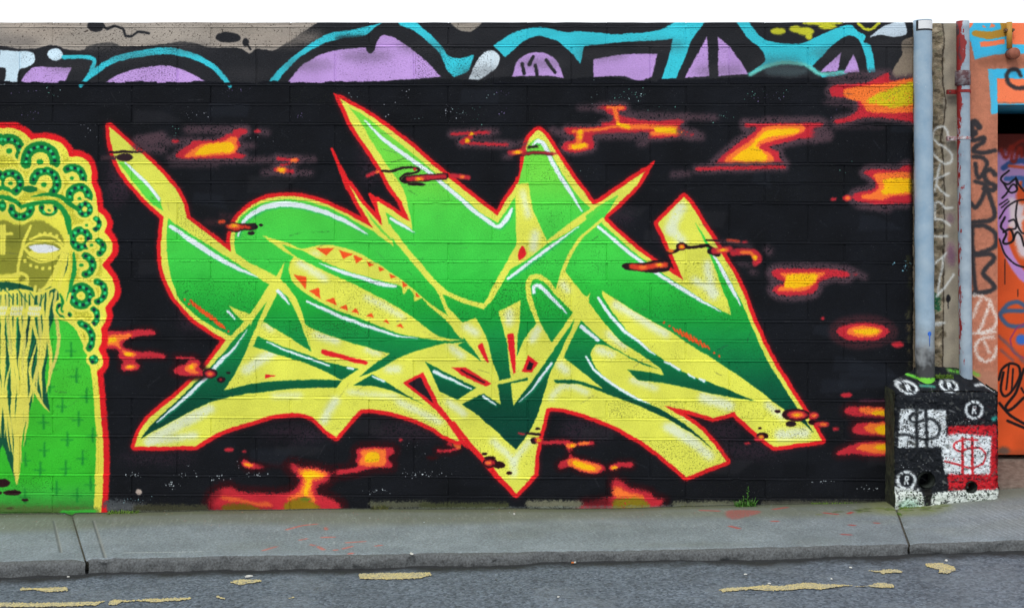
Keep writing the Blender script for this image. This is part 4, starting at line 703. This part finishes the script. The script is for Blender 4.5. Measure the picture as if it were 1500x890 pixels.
def vnoise(p, scale, seed=0):
    """value noise of points (n,3)"""
    q = np.asarray(p, np.float64) * scale + seed * 17.31; i = np.floor(q).astype(np.int64); f = q - i; f = f * f * (3 - 2 * f); out = 0
    for dx in (0, 1):
        for dy in (0, 1):
            for dz in (0, 1):
                h = (i[:, 0] + dx) * 374761393 + (i[:, 1] + dy) * 668265263 + (i[:, 2] + dz) * 2147483647 + seed * 974711
                h = (h ^ (h >> 13)) * 1274126177; h = ((h ^ (h >> 16)) & 0xffff) / 65535.
                out = out + h * (f[:, 0] if dx else 1 - f[:, 0]) * (f[:, 1] if dy else 1 - f[:, 1]) * (f[:, 2] if dz else 1 - f[:, 2])
    return out
def fbm(p, scale, oct=3, seed=0):
    return sum(vnoise(p, scale * 2 ** k, seed + k) * .5 ** k for k in range(oct)) / sum(.5 ** k for k in range(oct)) - .5
random.seed(4)
# ------------------------------------------------------------------ the setting: ground, road, pavement
b = bmesh.new(); vs = [b.verts.new(p) for p in ((-200, -200, -.6), (200, -200, -.6), (200, 200, -.6), (-200, 200, -.6))]; b.faces.new(vs)
g = bm_obj('ground', b, plain('far_ground', (96, 98, 98), (76, 78, 78), 2)); g['kind'] = 'structure'
def road_z(X, Y): return z_road(X) + .02 * np.clip(-1.0 - Y, 0, 3) * .4
xs = np.concatenate([np.linspace(-60, -4, 20), np.linspace(-3.9, 3.9, 420), np.linspace(4, 60, 20)]); ys = np.concatenate([np.linspace(-.9, -2.0, 90), np.linspace(-2.1, -9, 24)])
XX, YY = np.meshgrid(xs, ys, indexing='ij'); p = np.stack([XX.ravel(), YY.ravel(), road_z(XX, YY).ravel()], -1)
p[:, 2] += fbm(p * (1, 1, 0), 28, 3, 3) * .005 + fbm(p * (1, 1, 0), 1.7, 2, 9) * .012
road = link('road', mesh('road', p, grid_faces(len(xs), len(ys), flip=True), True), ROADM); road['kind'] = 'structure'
marks = {'A': ((0, 712), '145,765 160,752 240,758 350,750 490,745 495,770 350,785 240,768 150,775'), 'B': ((0, 712), '-700,872 -300,868 0,865 300,862 690,855 770,850 700,880 400,892 0,897 -700,905'), 'C': ((0, 712), '800,855 830,838 950,845 1100,835 1400,825 1405,838 1300,850 1150,860 1000,850 890,860 850,880 790,878'),
         'D': ((300, 712), '185,705 250,688 410,690 418,705 330,718 265,730 190,715'), 'E': ((300, 712), '85,815 150,835 145,842 85,825'), 'F': ((300, 712), '610,838 655,820 655,832'), 'G': (None, '525,842 527,840 560,839 600,839 630,839 632,843 615,848 570,849 527,848'),
         'H': ((900, 712), '765,770 800,755 1000,745 1100,730 1200,740 1400,715 1500,722 1750,735 1630,745 1520,765 1400,758 1300,770 1100,775 1000,765 830,778 800,788'), 'I': ((1200, 712), '260,745 360,735 430,712 520,722 555,738 545,748 430,752 360,742'), 'J': ((1200, 712), '360,625 420,625 540,615 610,628 615,640 540,640 480,648'), 'K': ((1200, 712), '770,580 800,568 900,570 990,600 998,625 940,648 875,640 880,620 790,598')}
for k, (z, s) in marks.items():
    pts = np.array([q[:2] for q in P(s, z)]); n = len(pts); den = []
    for i in range(n):                                             # ragged, worn outline
        a, c = pts[i], pts[(i + 1) % n]; m_ = max(1, int(np.hypot(*(c - a)) / 1.3))
        for j in range(m_): den.append(a + (c - a) * j / m_ + (np.array([random.gauss(0, .5), random.gauss(0, .55)])))
    b = bmesh.new(); top = []
    for px, py in den:
        X, Y, zz = on_road(px, py); top.append(b.verts.new((X, Y, float(road_z(X, Y)) + .0045)))
    f = b.faces.new(top); bmesh.ops.triangulate(b, faces=[f]); bmesh.ops.subdivide_edges(b, edges=[e for e in b.edges if e.calc_length() > .06], cuts=3)
    for v in b.verts: v.co.z = float(road_z(v.co.x, v.co.y)) + float(fbm(np.array([[v.co.x, v.co.y, 0]]), 1.7, 2, 9)[0]) * .012 + .0048
    bm_obj('yellow_line_mark', b, YELM, road)
pave = bpy.data.objects.new('pavement', None); COL.objects.link(pave); pave['kind'] = 'structure'
EDGEM = plain('kerb_aggregate', (106, 110, 112), (66, 67, 67), 100, .9, .8, .006, .3, .7)
def slab(xl, xr, nx, seed, x_of):
    """concrete bay: top surface, worn arris, rough face down to the road"""
    us = np.linspace(0, 1, nx); prof = [(y, 0) for y in np.linspace(.03, -.955, 40)] + [(-.968, -.001), (-.982, -.004), (-.994, -.010), (-1.0, -.018)] + [(-1.003, -.018 - .014 * k) for k in range(1, 9)]
    V_, nv = [], len(prof)
    for u in us:
        for y, dz in prof:
            l, r = x_of(xl, y), x_of(xr, y); V_.append((l + (r - l) * u, y, dz))
    v = np.array(V_); t = np.clip(-v[:, 1], 0, 1); z0 = z_wall(v[:, 0]) * (1 - t) + z_kerb(v[:, 0]) * t; q = np.c_[v[:, :2], z0 + v[:, 2]]
    e = np.clip((-v[:, 1] - .955) / .045, 0, 1); n = fbm(q, 22, 4, seed); n2 = fbm(q, 5, 3, seed + 5)
    q[:, 1] += e * (n * .044 + n2 * .06 + .012); q[:, 2] += (1 - e) * (fbm(q, 2.2, 3, seed) * .010) + e * (n * .022 - .004)
    edge = np.minimum(us, 1 - us)[:, None].repeat(nv, 1).ravel() * abs(q[-1, 0] - q[0, 0]); q[:, 2] -= .012 * np.exp(-(edge / .006)) * (1 - e)
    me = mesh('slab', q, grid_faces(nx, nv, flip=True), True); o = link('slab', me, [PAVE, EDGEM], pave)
    mi = np.tile((np.arange(nv - 1) >= 40).astype(np.int32), nx - 1); me.polygons.foreach_set('material_index', mi); return o
def jl(k, y):
    if k == 0: return -9.0
    if k == 1: return -2.49 + .43 * -y
    if k == 2: return 2.16 - .235 * -y
    return 9.0
gap = [0, .0045, .005, 0]
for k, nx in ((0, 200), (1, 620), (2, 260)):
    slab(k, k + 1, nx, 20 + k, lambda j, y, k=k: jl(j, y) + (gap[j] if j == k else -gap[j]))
b = bmesh.new(); xs = np.linspace(-9, 9, 60)
v0 = [(b.verts.new((x, .02, float(z_wall(x)) - .014)), b.verts.new((x, -.93, float(z_kerb(x)) - .016)), b.verts.new((x, -.93, float(z_road(x)) - .1))) for x in xs]
for a, c in zip(v0, v0[1:]):
    for i in (0, 1): b.faces.new((a[i], a[i + 1], c[i + 1], c[i]))
bm_obj('joint_bedding', b, plain('joint_dirt', (92, 90, 82), (50, 50, 42), 60, .95), pave)
# ------------------------------------------------------------------ the block wall
WALL_TOP = (745 - 33) / PXM
wall = thing('block_wall', 'long painted concrete block wall covered in a green and yellow graffiti piece on black', 'wall', (0, 0, 0))
b = bmesh.new(); box(b, -4.05, 2.272, .0038, .22, -.25, WALL_TOP - .0025); bm_obj('mortar', b, MURAL, wall)
b = bmesh.new(); box(b, -10, -4.052, -.002, .22, -.25, WALL_TOP); bm_obj('rendered_end', b, plain('black_render', (30, 32, 36), (44, 46, 50), 30, .8, .5, .004), wall)
def block_mesh(L, H, seed):
    """440 mm block, worn arrises: bevelled front with a slightly uneven edge"""
    r = random.Random(seed); nx, nz = 7, 3; bv, yb = .0026, .05; v = []
    xs_ = np.linspace(-L / 2 + bv, L / 2 - bv, nx); zs_ = np.linspace(-H / 2 + bv, H / 2 - bv, nz)
    for x in xs_:
        for z in zs_: v.append((x + r.uniform(-.002, .002), r.uniform(-.0010, .0010), z + r.uniform(-.0014, .0014)))
    f = [tuple(q) for q in grid_faces(nx, nz)]
    ring_ = [i * nz for i in range(nx)] + [(nx - 1) * nz + j for j in range(1, nz)] + [i * nz + nz - 1 for i in range(nx - 2, -1, -1)] + [j for j in range(nz - 2, 0, -1)]
    n0 = len(v); R_ = len(ring_)
    for i in ring_:
        x, y, z = v[i]; sx = int(x > L / 2 - 2.2 * bv) - int(x < -L / 2 + 2.2 * bv); sz = int(z > H / 2 - 2.4 * bv) - int(z < -H / 2 + 2.4 * bv); v.append((x + sx * bv, .0030, z + sz * bv))
    for i in range(R_): v.append((v[n0 + i][0], yb, v[n0 + i][2]))
    for k in range(R_):
        a, c = k, (k + 1) % R_; f.append((ring_[a], n0 + a, n0 + c, ring_[c])[::-1]); f.append((n0 + a, n0 + R_ + a, n0 + R_ + c, n0 + c)[::-1])
    me = mesh('block', v, f); bmx = bmesh.new(); bmx.from_mesh(me); bmesh.ops.recalc_face_normals(bmx, faces=bmx.faces); bmx.to_mesh(me); bmx.free(); me.materials.append(MURAL)
    return me
lines = [33, 39, 67]; pat = [57, 28.5, 28.5]
i = 0
while lines[-1] < 745: lines.append(lines[-1] + pat[i % 3]); i += 1
JT, JB = .0070, .0105
meshes = {}
for r in range(len(lines) - 1):
    y0_, y1_ = lines[r], lines[r + 1]; thick = y1_ - y0_ > 40
    Hm = (y1_ - y0_) / PXM - JB
    if r == 0: Hm = 6 / PXM
    first, pitch = (491, 115.4) if thick else (541, 115.9)
    if r == 0: first += 0
    n0 = int((first + 300) // pitch) + 1
    js = [first + pitch * k for k in range(-n0, 12)]
    js = [j for j in js if -290 < j < 1318] + [1337.5]; js = [-290] + js if js[0] > -270 else js
    for a, c in zip(js, js[1:]):
        a += random.uniform(-1, 1) * .8; Lb = (c - a) / PXM - JT; xm = (a + c) / 2
        key = (round(Hm, 4), random.randrange(5))
        if key not in meshes: meshes[key] = block_mesh(115.5 / PXM - JT, Hm, hash(key) % 999)
        o = bpy.data.objects.new('block', meshes[key]); COL.objects.link(o); o.parent = wall
        tilt = (y0_ + y1_ - 80) / 2 / 28.4 * .28 * max(0, xm) / 1000
        o.location = ((xm - 750) / PXM, random.uniform(-.0012, .0012), (745 - (y0_ + y1_) / 2 - tilt) / PXM + (0 if r else .0))
        o.scale.x = Lb / (115.5 / PXM - JT); o.rotation_euler = (random.gauss(0, .003), random.gauss(0, .0008), random.gauss(0, .0015))
def tilt_at(x, y): return (y - 40) / 28.4 * .28 * np.maximum(x, 0) / 1000
for k, ly in enumerate(lines[1:-1]):                      # weather-struck bed joints: slope out to a small lip that shades the block below
    xs_ = np.linspace(-290, 1337.5, 330); X_ = (xs_ - 750) / PXM; z_ = (745 - ly - tilt_at(xs_, ly)) / PXM
    pts = np.c_[X_, np.full_like(X_, k * 3.1), z_ * 0]; lip = (.0012 + .0058 * np.clip(fbm(pts, 2.6, 4, 40 + k) * 1.5 + .45, 0, 1) * (.45 + .3 * ((k * 7) % 3))); wob = fbm(pts, 7, 4, 80 + k) * .007; chip = np.clip(fbm(pts, 14, 3, 90 + k) - .16, 0, 1) * .03
    prof = [(.0022 + 0 * lip, .0054), (.0004 - lip * .4, .001), (-lip + chip, -.0044), (-lip * .5 + chip * .6, -.0064), (.0012 + 0 * lip, -.0078)]
    q = np.concatenate([np.c_[X_, yy, z_ + zz + wob * (.3 if a in (0, 4) else 1)] for a, (yy, zz) in enumerate(prof)]).reshape(5, -1, 3).transpose(1, 0, 2).reshape(-1, 3)
    link('mortar_bed', mesh('mortar_bed', q, grid_faces(len(X_), 5, flip=True), False), MURAL, wall)
# ------------------------------------------------------------------ stone pier between the walls
pier = thing('stone_pier', 'narrow rough stone and cement pier between the two downpipes with white scrawl', 'pier', (2.44, .1, 0))
def rough_face(name, x0_, x1_, y, amp, sc, mat, seed, nx, nz, depth=.18):
    xs_ = np.linspace(x0_, x1_, nx); zs_ = np.linspace(-.2, WALL_TOP, nz); a, c = np.meshgrid(xs_, zs_, indexing='ij')
    q = np.stack([a.ravel(), np.full(a.size, y), c.ravel()], -1); q[:, 1] += fbm(q, sc, 4, seed) * amp
    edge = (a.ravel() == x0_) | (a.ravel() == x1_); f = [tuple(t) for t in grid_faces(nx, nz)]
    n = len(q); rim = [j for j in range(nz)]; rim2 = [(nx - 1) * nz + j for j in range(nz)]; tp = [i_ * nz + nz - 1 for i_ in range(nx)]
    back = q.copy(); back[:, 1] = y + depth; q = np.vstack([q, back])
    for L_ in (rim[::-1], rim2, tp[::-1]):
        for a_, c_ in zip(L_, L_[1:]): f.append((a_, c_, c_ + n, a_ + n))
    me = mesh(name, q, f, False); o = link(name, me, mat); o.parent = pier; o.matrix_parent_inverse = Matrix.Translation((-2.44, -.1, 0)); return o
rough_face('rubble_face', 2.273, 2.449, .03, .045, 22, RUBBLE, 3, 36, 420); rough_face('cement_face', 2.4505, 2.586, .03, .012, 9, RENDER, 5, 20, 160)
# ------------------------------------------------------------------ rendered building with recessed door
bld = thing('rendered_building', 'ochre rendered wall with blue and orange paint and a recessed graffiti door', 'building', (2.6, .3, 0))
def under(o, par=bld): o.parent = par; o.matrix_parent_inverse = Matrix.Translation(-par.location); return o
DX0, DX1, DT = (1463.5 - 750) / PXM, 3.75, (745 - 153) / PXM
b = bmesh.new(); box(b, 2.588, DX0, .02, .60, -.2, WALL_TOP); box(b, DX0, DX1, .02, .60, DT, WALL_TOP); under(bm_obj('wall', b, RENDER))
b = bmesh.new(); box(b, DX1 + .001, 8, .018, .60, -.2, WALL_TOP); under(bm_obj('door_side_wall', b, plain('ochre_render', (182, 116, 92), (170, 104, 76), 30, .8, .4, .004)))
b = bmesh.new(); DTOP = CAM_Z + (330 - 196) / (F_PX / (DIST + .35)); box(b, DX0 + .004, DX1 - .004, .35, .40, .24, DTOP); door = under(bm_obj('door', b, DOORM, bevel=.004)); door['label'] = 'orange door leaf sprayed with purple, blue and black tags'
DARK = plain('dark_room', (38, 34, 32), (28, 24, 24), 8)
b = bmesh.new(); box(b, DX0 - .1, DX1 + .1, .602, 2.2, -.1, WALL_TOP - .05)
bmesh.ops.delete(b, geom=[f for f in b.faces if abs(f.calc_center_median().y - .602) < .01], context='FACES'); under(bm_obj('interior', b, DARK))
b = bmesh.new(); pr = [(-.005, .02), (-.005, float(z_wall(2.9)) + .004), (.05, float(z_wall(2.9)) + .022), (.34, .212), (.60, .222), (.60, .0)]
L0 = [b.verts.new((DX0 - .0, y, z)) for y, z in pr]; L1 = [b.verts.new((DX1, y, z)) for y, z in pr]
for k in range(len(pr) - 1): b.faces.new((L0[k], L1[k], L1[k + 1], L0[k + 1]))
bmesh.ops.subdivide_edges(b, edges=b.edges[:], cuts=6, use_grid_fill=True)
under(bm_obj('threshold', b, plain('threshold_concrete', (128, 116, 106), (96, 84, 76), 26, .85, .6, .006)))
# ------------------------------------------------------------------ downpipes
dp = thing('grey_downpipe', 'pale blue-grey downpipe with a small sticker, standing on the painted plinth', 'downpipe', (2.31, -.062, .68))
b = bmesh.new(); n = 60; tube(b, [(2.3165 - .0150 * k / n + .0012 * math.sin(k * .7), -.062 + .001 * math.sin(k * .5), .68 + (WALL_TOP - .68) * k / n) for k in range(n + 1)], [.0525 - .003 * k / n + .0007 * math.sin(k * 1.3) for k in range(n + 1)], 28)
under(bm_obj('pipe', b, GREYP, smooth=True), dp)
def sticker(z0_, z1_, a0, a1, rad, mat, name, par):
    b = bmesh.new(); pv = None
    for k in range(13):
        a = R(a0 + (a1 - a0) * k / 12); c = [b.verts.new((2.3017 + rad * math.sin(a), -.0622 - rad * math.cos(a), z)) for z in (z0_, z1_)]
        if pv: b.faces.new((pv[0], c[0], c[1], pv[1]))
        pv = c
    return bm_obj(name, b, mat, par, True)
st = under(sticker((745 - 49) / PXM, WALL_TOP - .004, -62, 72, .0515, plain('sticker_black', (34, 34, 36), (46, 46, 48), 30, .4, 0), 'sticker', dp), dp)
s2 = sticker((745 - 46.5) / PXM, WALL_TOP - .006, -44, 62, .0522, plain('sticker_white', (226, 228, 230), (70, 70, 74), 95, .4, 0, lo=.60, hi=.68), 'sticker_print', None); s2.parent = st
b = bmesh.new(); bmesh.ops.create_uvsphere(b, u_segments=12, v_segments=8, radius=.0115); bmesh.ops.scale(b, vec=(1, .25, 1.2), verts=b.verts); bmesh.ops.translate(b, vec=(2.322, -.1132, 1.0), verts=b.verts); tube(b, [(2.323, -.1135, 1.0), (2.3235, -.1139, .93)], [.0035, .0015], 8)
under(bm_obj('paint_drip', b, plain('blue_drip', (40, 96, 190), (50, 106, 196), 20, .4, 0), smooth=True), dp)
rp = thing('peeling_downpipe', 'downpipe with white paint peeling off red, clipped to the ochre wall', 'downpipe', (2.55, -.035, .68))
b = bmesh.new(); tube(b, [(2.5545 - .0185 * k / n, -.035, .68 + (WALL_TOP - .68) * k / n) for k in range(n + 1)], .0355, 24); under(bm_obj('pipe', b, REDP, smooth=True), rp)
zc = (745 - 118) / PXM
b = bmesh.new(); tube(b, [(2.5365, -.035, zc - .035), (2.5365, -.035, zc - .03), (2.536, -.035, zc + .045), (2.536, -.035, zc + .05)], [.0375, .0425, .0425, .038], 24); under(bm_obj('collar', b, plain('collar_paint', (128, 122, 126), (84, 52, 56), 30, .5, lo=.4, hi=.6), smooth=True), rp)
for zz, m_, nm in (((745 - 203) / PXM, plain('clip_white', (196, 200, 204), (150, 40, 40), 60, .5), 'pipe_clip'), ((745 - 135) / PXM, plain('clip_red', (150, 36, 34), (120, 30, 30), 30, .5), 'pipe_clip')):
    b = bmesh.new(); tube(b, [(2.541, -.035, zz - .008), (2.541, -.035, zz + .008)], .0385, 24); box(b, 2.46, 2.512, -.012, .012, zz - .012, zz + .012); box(b, 2.573, 2.592, -.012, .012, zz - .008, zz + .008); cl = under(bm_obj(nm, b, m_), rp)
    b = bmesh.new(); tube(b, [(2.472, -.006, zz), (2.472, -.018, zz)], .0045, 8); bo = bm_obj('bolt', b, plain('bolt', (110, 104, 98), (70, 60, 54), 60, .5), cl)
cd = thing('capped_conduit', 'short ochre and blue conduit ending in a round brown cap above the doorway', 'conduit', (2.81, -.01, 2.6))
b = bmesh.new(); tube(b, [(2.812, -.004, 2.60), (2.811, -.004, WALL_TOP)], .0155, 14); under(bm_obj('pipe', b, plain('conduit_paint', (176, 130, 52), (80, 170, 210), 9, .5, lo=.62, hi=.66), smooth=True), cd)
b = bmesh.new(); tube(b, [(2.824, .02, 2.572), (2.824, -.045, 2.568), (2.824, -.052, 2.568)], [.028, .033, .030], 20); under(bm_obj('cap', b, plain('cap_brown', (158, 92, 70), (134, 78, 60), 40, .6), smooth=True), cd)
b = bmesh.new(); box(b, 2.788, 2.836, -.004, .019, 2.695, 2.715); cl = under(bm_obj('clip', b, plain('clip_ochre', (150, 116, 60), (90, 70, 50), 60)), cd)
for x in (2.792, 2.832):
    b = bmesh.new(); tube(b, [(x, -.003, 2.705), (x, -.014, 2.705)], .0075, 8); bo = bm_obj('bolt', b, plain('bolt_rust', (120, 90, 70), (60, 46, 40), 90), cl)
# ------------------------------------------------------------------ the painted concrete plinth
plx = thing('concrete_plinth', 'black painted concrete plinth with stencilled dollar signs and ringed letters under the pipes', 'plinth', (2.4, -.08, 0))
PX0, PX1, PY, PZ = 2.112, 2.686, -.17, .683
def ztop(X): return np.interp(X, [2.11, 2.17, 2.27, 2.40, 2.52, 2.60, 2.686], [.700, .745, .800, .805, .795, .765, .705])
SIDEM = plain('mossy_concrete_side', (54, 58, 40), (28, 30, 24), 30, .9, .7, .006)
per = [(PX0, y) for y in np.linspace(.02, PY + .012, 40)] + [(PX0 + .004, PY + .003)] + [(x, PY) for x in np.linspace(PX0 + .014, PX1 - .014, 190)] + [(PX1 - .004, PY + .003)] + [(PX1, y) for y in np.linspace(PY + .012, .02, 40)]
nz = 210; q = []
for x, y in per:
    t = (y - PY) / (.02 - PY); zt = PZ + (float(ztop(x)) - PZ) * max(t, 0)
    for z in np.linspace(-.08, zt, nz): q.append((x, y, z))
q = np.array(q); front = q[:, 1] < PY + .01
nn = fbm(q, 14, 4, 61); nf = fbm(q, 60, 3, 71)
q[:, 1] += np.where(front, nn * .012 + nf * .016, 0) - np.where(front & (q[:, 2] < .125), .010, 0); q[:, 0] += np.where(front, 0, nn * .02 + nf * .006)
q[:, 2] += nn * .008 * (q[:, 2] > .5)
rt = np.clip((q[:, 2] - PZ + .045) / .045, 0, 1); q[:, 1] += np.where(front, rt ** 2 * .020, 0)
for sx_, xx_ in ((1, PX0), (-1, PX1)): q[:, 1] += np.where(front, np.clip(1 - sx_ * (q[:, 0] - xx_) / .04, 0, 1) ** 2 * .026 * (1 + 2.5 * nn), 0)
for hx, hy, rr, dp_ in ((1357, 703, 12.5, .14), (1423, 713, 8.5, .10)):
    s_ = F_PX / (DIST + PY); cx_, cz_ = (hx - 750) / s_, CAM_Z - (hy - 330) / s_; d_ = np.hypot(q[:, 0] - cx_, q[:, 2] - cz_) / (rr / s_)
    q[:, 1] += np.where(front, np.clip((1 - d_) * 7, 0, 1) * dp_, 0)
me = mesh('body', q, grid_faces(len(per), nz), True); pb = under(link('body', me, [PLINTH, SIDEM]), plx)
mi = np.repeat(np.array([1 if (i < 40 or i > 232) else 0 for i in range(len(per) - 1)], np.int32), nz - 1); me.polygons.foreach_set('material_index', mi)
xs_ = np.linspace(PX0 + .002, PX1 - .002, 150); ys_ = np.linspace(PY + .014, .03, 50); a, c = np.meshgrid(xs_, ys_, indexing='ij'); t = np.clip((c - PY) / (.02 - PY), 0, 1)
q = np.stack([a.ravel(), c.ravel(), (PZ + (ztop(a) - PZ) * t ** .85).ravel()], -1); nn = fbm(q, 14, 4, 61); q[:, 2] += nn * .012 + fbm(q, 50, 2, 5) * .004 - .002 - .012 * np.exp(-(t.ravel() / .07)) - .02 * np.exp(-(np.minimum(q[:, 0] - PX0, PX1 - q[:, 0]).clip(0) / .02))
under(link('weathered_top', mesh('weathered_top', q, grid_faces(150, 50), True), PLINTH), plx)
for hx, hy, rr in ((1357, 703, 12.5), (1423, 713, 8.5)):
    s_ = F_PX / (DIST + PY); b = bmesh.new(); cx_, cz_ = (hx - 750) / s_, CAM_Z - (hy - 330) / s_; r_o = rr / s_
    for k in range(20):
        pass
    tube(b, [(cx_, PY - .004, cz_), (cx_, PY + .09, cz_)], r_o * .98, 20, cap=False); tube(b, [(cx_, PY - .004, cz_), (cx_, PY + .09, cz_)], r_o * .86, 20, cap=False)
    under(bm_obj('drain_outlet', b, plain('drain_pipe', (70, 78, 72), (36, 38, 36), 50, .6), smooth=True), plx)
# ------------------------------------------------------------------ weeds, moss, litter
LEAF = plain('weed_leaf', (86, 138, 50), (52, 100, 36), 60, .6, 0); MOSS = plain('moss_green', (116, 150, 52), (62, 92, 32), 120, .9, 0); STALK = plain('dry_moss', (110, 104, 62), (70, 84, 40), 90, .9, 0)
def tuft(name, label, cat, x, y, z, w_, d_, h_, n_, mat, seed, blade=.004, lean=.5, stalks=()):
    r = random.Random(seed); b = bmesh.new()
    def blade_(px, py, L, a, bend, wd):
        dx, dy = math.cos(a), math.sin(a); pv = None; p0 = Vector((px, py, -.004))
        for k in range(5):
            t = k / 4; ww = wd * (1 - t) ** .7 + .0003; pos_ = p0 + Vector((dx * bend * L * t * t, dy * bend * L * t * t, L * (t - .35 * bend * t * t)))
            c = (b.verts.new(pos_ + Vector((-dy * ww, dx * ww, 0))), b.verts.new(pos_ + Vector((dy * ww, -dx * ww, 0))))
            if pv: b.faces.new((pv[0], pv[1], c[1], c[0]))
            pv = c
    for _ in range(n_):
        g_ = min(1, abs(r.gauss(0, .5))); blade_(r.uniform(-1, 1) * w_, r.uniform(-1, .4) * d_, h_ * (1.1 - g_ * .7) * r.uniform(.5, 1.1), r.uniform(0, 6.28), r.uniform(.2, 1.2) * lean, blade * r.uniform(.6, 1.3))
    for sx, sh, nl in stalks:
        tube(b, [(sx, 0, -.004), (sx + .004, -.004, sh * .5), (sx + .008, -.004, sh)], [.0022, .0018, .0008], 5)
        for k in range(nl):
            zz = sh * (.25 + .75 * k / nl); a = k * 2.4; L = .018 * (1.1 - .6 * k / nl); p0 = Vector((sx + .006 * zz / sh, -.004, zz)); d = Vector((math.cos(a), math.sin(a), .45)) * L; s_ = Vector((-math.sin(a), math.cos(a), 0)) * L * .3
            b.faces.new([b.verts.new(v) for v in (p0, p0 + d * .5 + s_, p0 + d, p0 + d * .5 - s_)])
    o = bm_obj(name, b, mat); o.location = (x, y, z); return tag(o, label, cat) if label else o
def zp(X, Y): return float(z_wall(X) * (1 + Y) + z_kerb(X) * -Y)
tuft('weed', 'leafy green weed with an upright stalk growing at the foot of the black wall', 'weed', 1.315, -.03, zp(1.315, -.03),   .058, .03, .05, 190, LEAF, 1, .0032, .9, ((.008, .115, 13), (-.018, .06, 7), (.03, .045, 6)))
tuft('grass_patch', 'low mossy grass patch beside the red edge of the green robed figure', 'grass', -2.19, -.02, zp(-2.19, -.02), .085, .03, .026, 240, MOSS, 2, .0026, .9)
tuft('dry_weed', 'small pale dry weed at the wall foot beside the flame splash', 'weed', -.745, -.015, zp(-.745, -.015), .05, .02, .04, 70, STALK, 3, .0022, .6)
tuft('moss_clump', 'bright moss clump lying on top of the plinth between the pipes', 'moss', 2.415, -.06, .752, .045, .04, .03, 320, MOSS, 4, .0026, .9)
tuft('moss_patch', 'green moss strip along the bottom corner of the plinth', 'moss', 2.19, -.188, zp(2.19, -.19), .06, .018, .014, 200, MOSS, 5, .0028, 1)
tuft('joint_moss', 'tiny moss strip along the pavement joint before the plinth', 'moss', 2.095, -.30, zp(2.095, -.3) - .004, .008, .05, .009, 70, MOSS, 6, .0022, 1)
tuft('moss_strip', 'thin moss and grass strip along the black wall foot before the plinth', 'moss', 1.86, -.012, zp(1.86, -.012), .17, .012, .014, 260, MOSS, 7, .0024, 1)
tuft('dry_weed', 'low dry tuft at the wall foot below the pale splash right of the flame', 'weed', .98, -.012, zp(.98, -.012), .05, .012, .018, 60, STALK, 8, .002, .8)
def pebble(name, label, cat, px, py, ground, r_, sc, mat, seed, grp=None):
    X, Y, z = (on_road if ground == 'road' else on_pave)(px, py)
    if ground == 'road': z = float(road_z(X, Y)) + .004
    b = bmesh.new(); bmesh.ops.create_icosphere(b, subdivisions=2, radius=r_); rr = random.Random(seed)
    for v in b.verts: v.co = Vector((v.co.x * sc[0], v.co.y * sc[1], v.co.z * sc[2])) * rr.uniform(.82, 1.15)
    o = bm_obj(name, b, mat); o.location = (X, Y, z + r_ * sc[2] * .55); o.rotation_euler.z = rr.uniform(0, 3); return tag(o, label, cat, grp)
WH, OR = plain('litter_white', (206, 206, 200), (176, 176, 172), 60, .7), plain('butt_orange', (206, 120, 50), (180, 96, 40), 90, .7)
pebble('paper_scrap', 'crumpled pale paper scrap above a yellow line fragment', 'litter', 364, 846, 'road', .014, (1.4, .6, .4), WH, 1)
pebble('pebble', 'pale pebble in the gutter below the broken kerb joint', 'pebble', 1386, 823, 'road', .011, (1.1, .7, .5), WH, 2)
pebble('paper_scrap', 'white scrap on the kerb edge near the middle of the pavement', 'litter', 603, 811, 'pave', .012, (1.5, .7, .35), WH, 3)
pebble('paper_scrap', 'small white scrap on the pavement under the pointed letter tip', 'litter', 753, 753, 'pave', .008, (.9, .8, .6), WH, 4)
pebble('stone', 'round white stone lying in the gutter dirt beside the paper scrap', 'pebble', 365, 833, 'road', .007, (1, 1, .7), WH, 5)
X, Y, z = on_road(837, 826); b = bmesh.new(); tube(b, [(0, 0, 0), (.012, .002, 0)], .0042, 8); o = bm_obj('cigarette_butt', b, OR); o.location = (X, Y, float(road_z(X, Y)) + .008); b = bmesh.new(); tube(b, [(.012, .002, 0), (.022, .004, .001)], .004, 8); o2 = bm_obj('ash_end', b, WH, o); tag(o, 'orange tipped cigarette butt in the gutter at the kerb', 'litter')
for k, (px, py) in enumerate(((70, 842), (100, 846), (1092, 843), (1093, 848), (1246, 833), (1218, 850), (727, 851), (1127, 857), (818, 877))):
    pebble('stone', 'small grey-white stone chip lying loose on the asphalt', 'pebble', px, py, 'road', .006, (1.2, .9, .6), WH if k % 3 else EDGEM, 20 + k, 'loose chips on the asphalt')
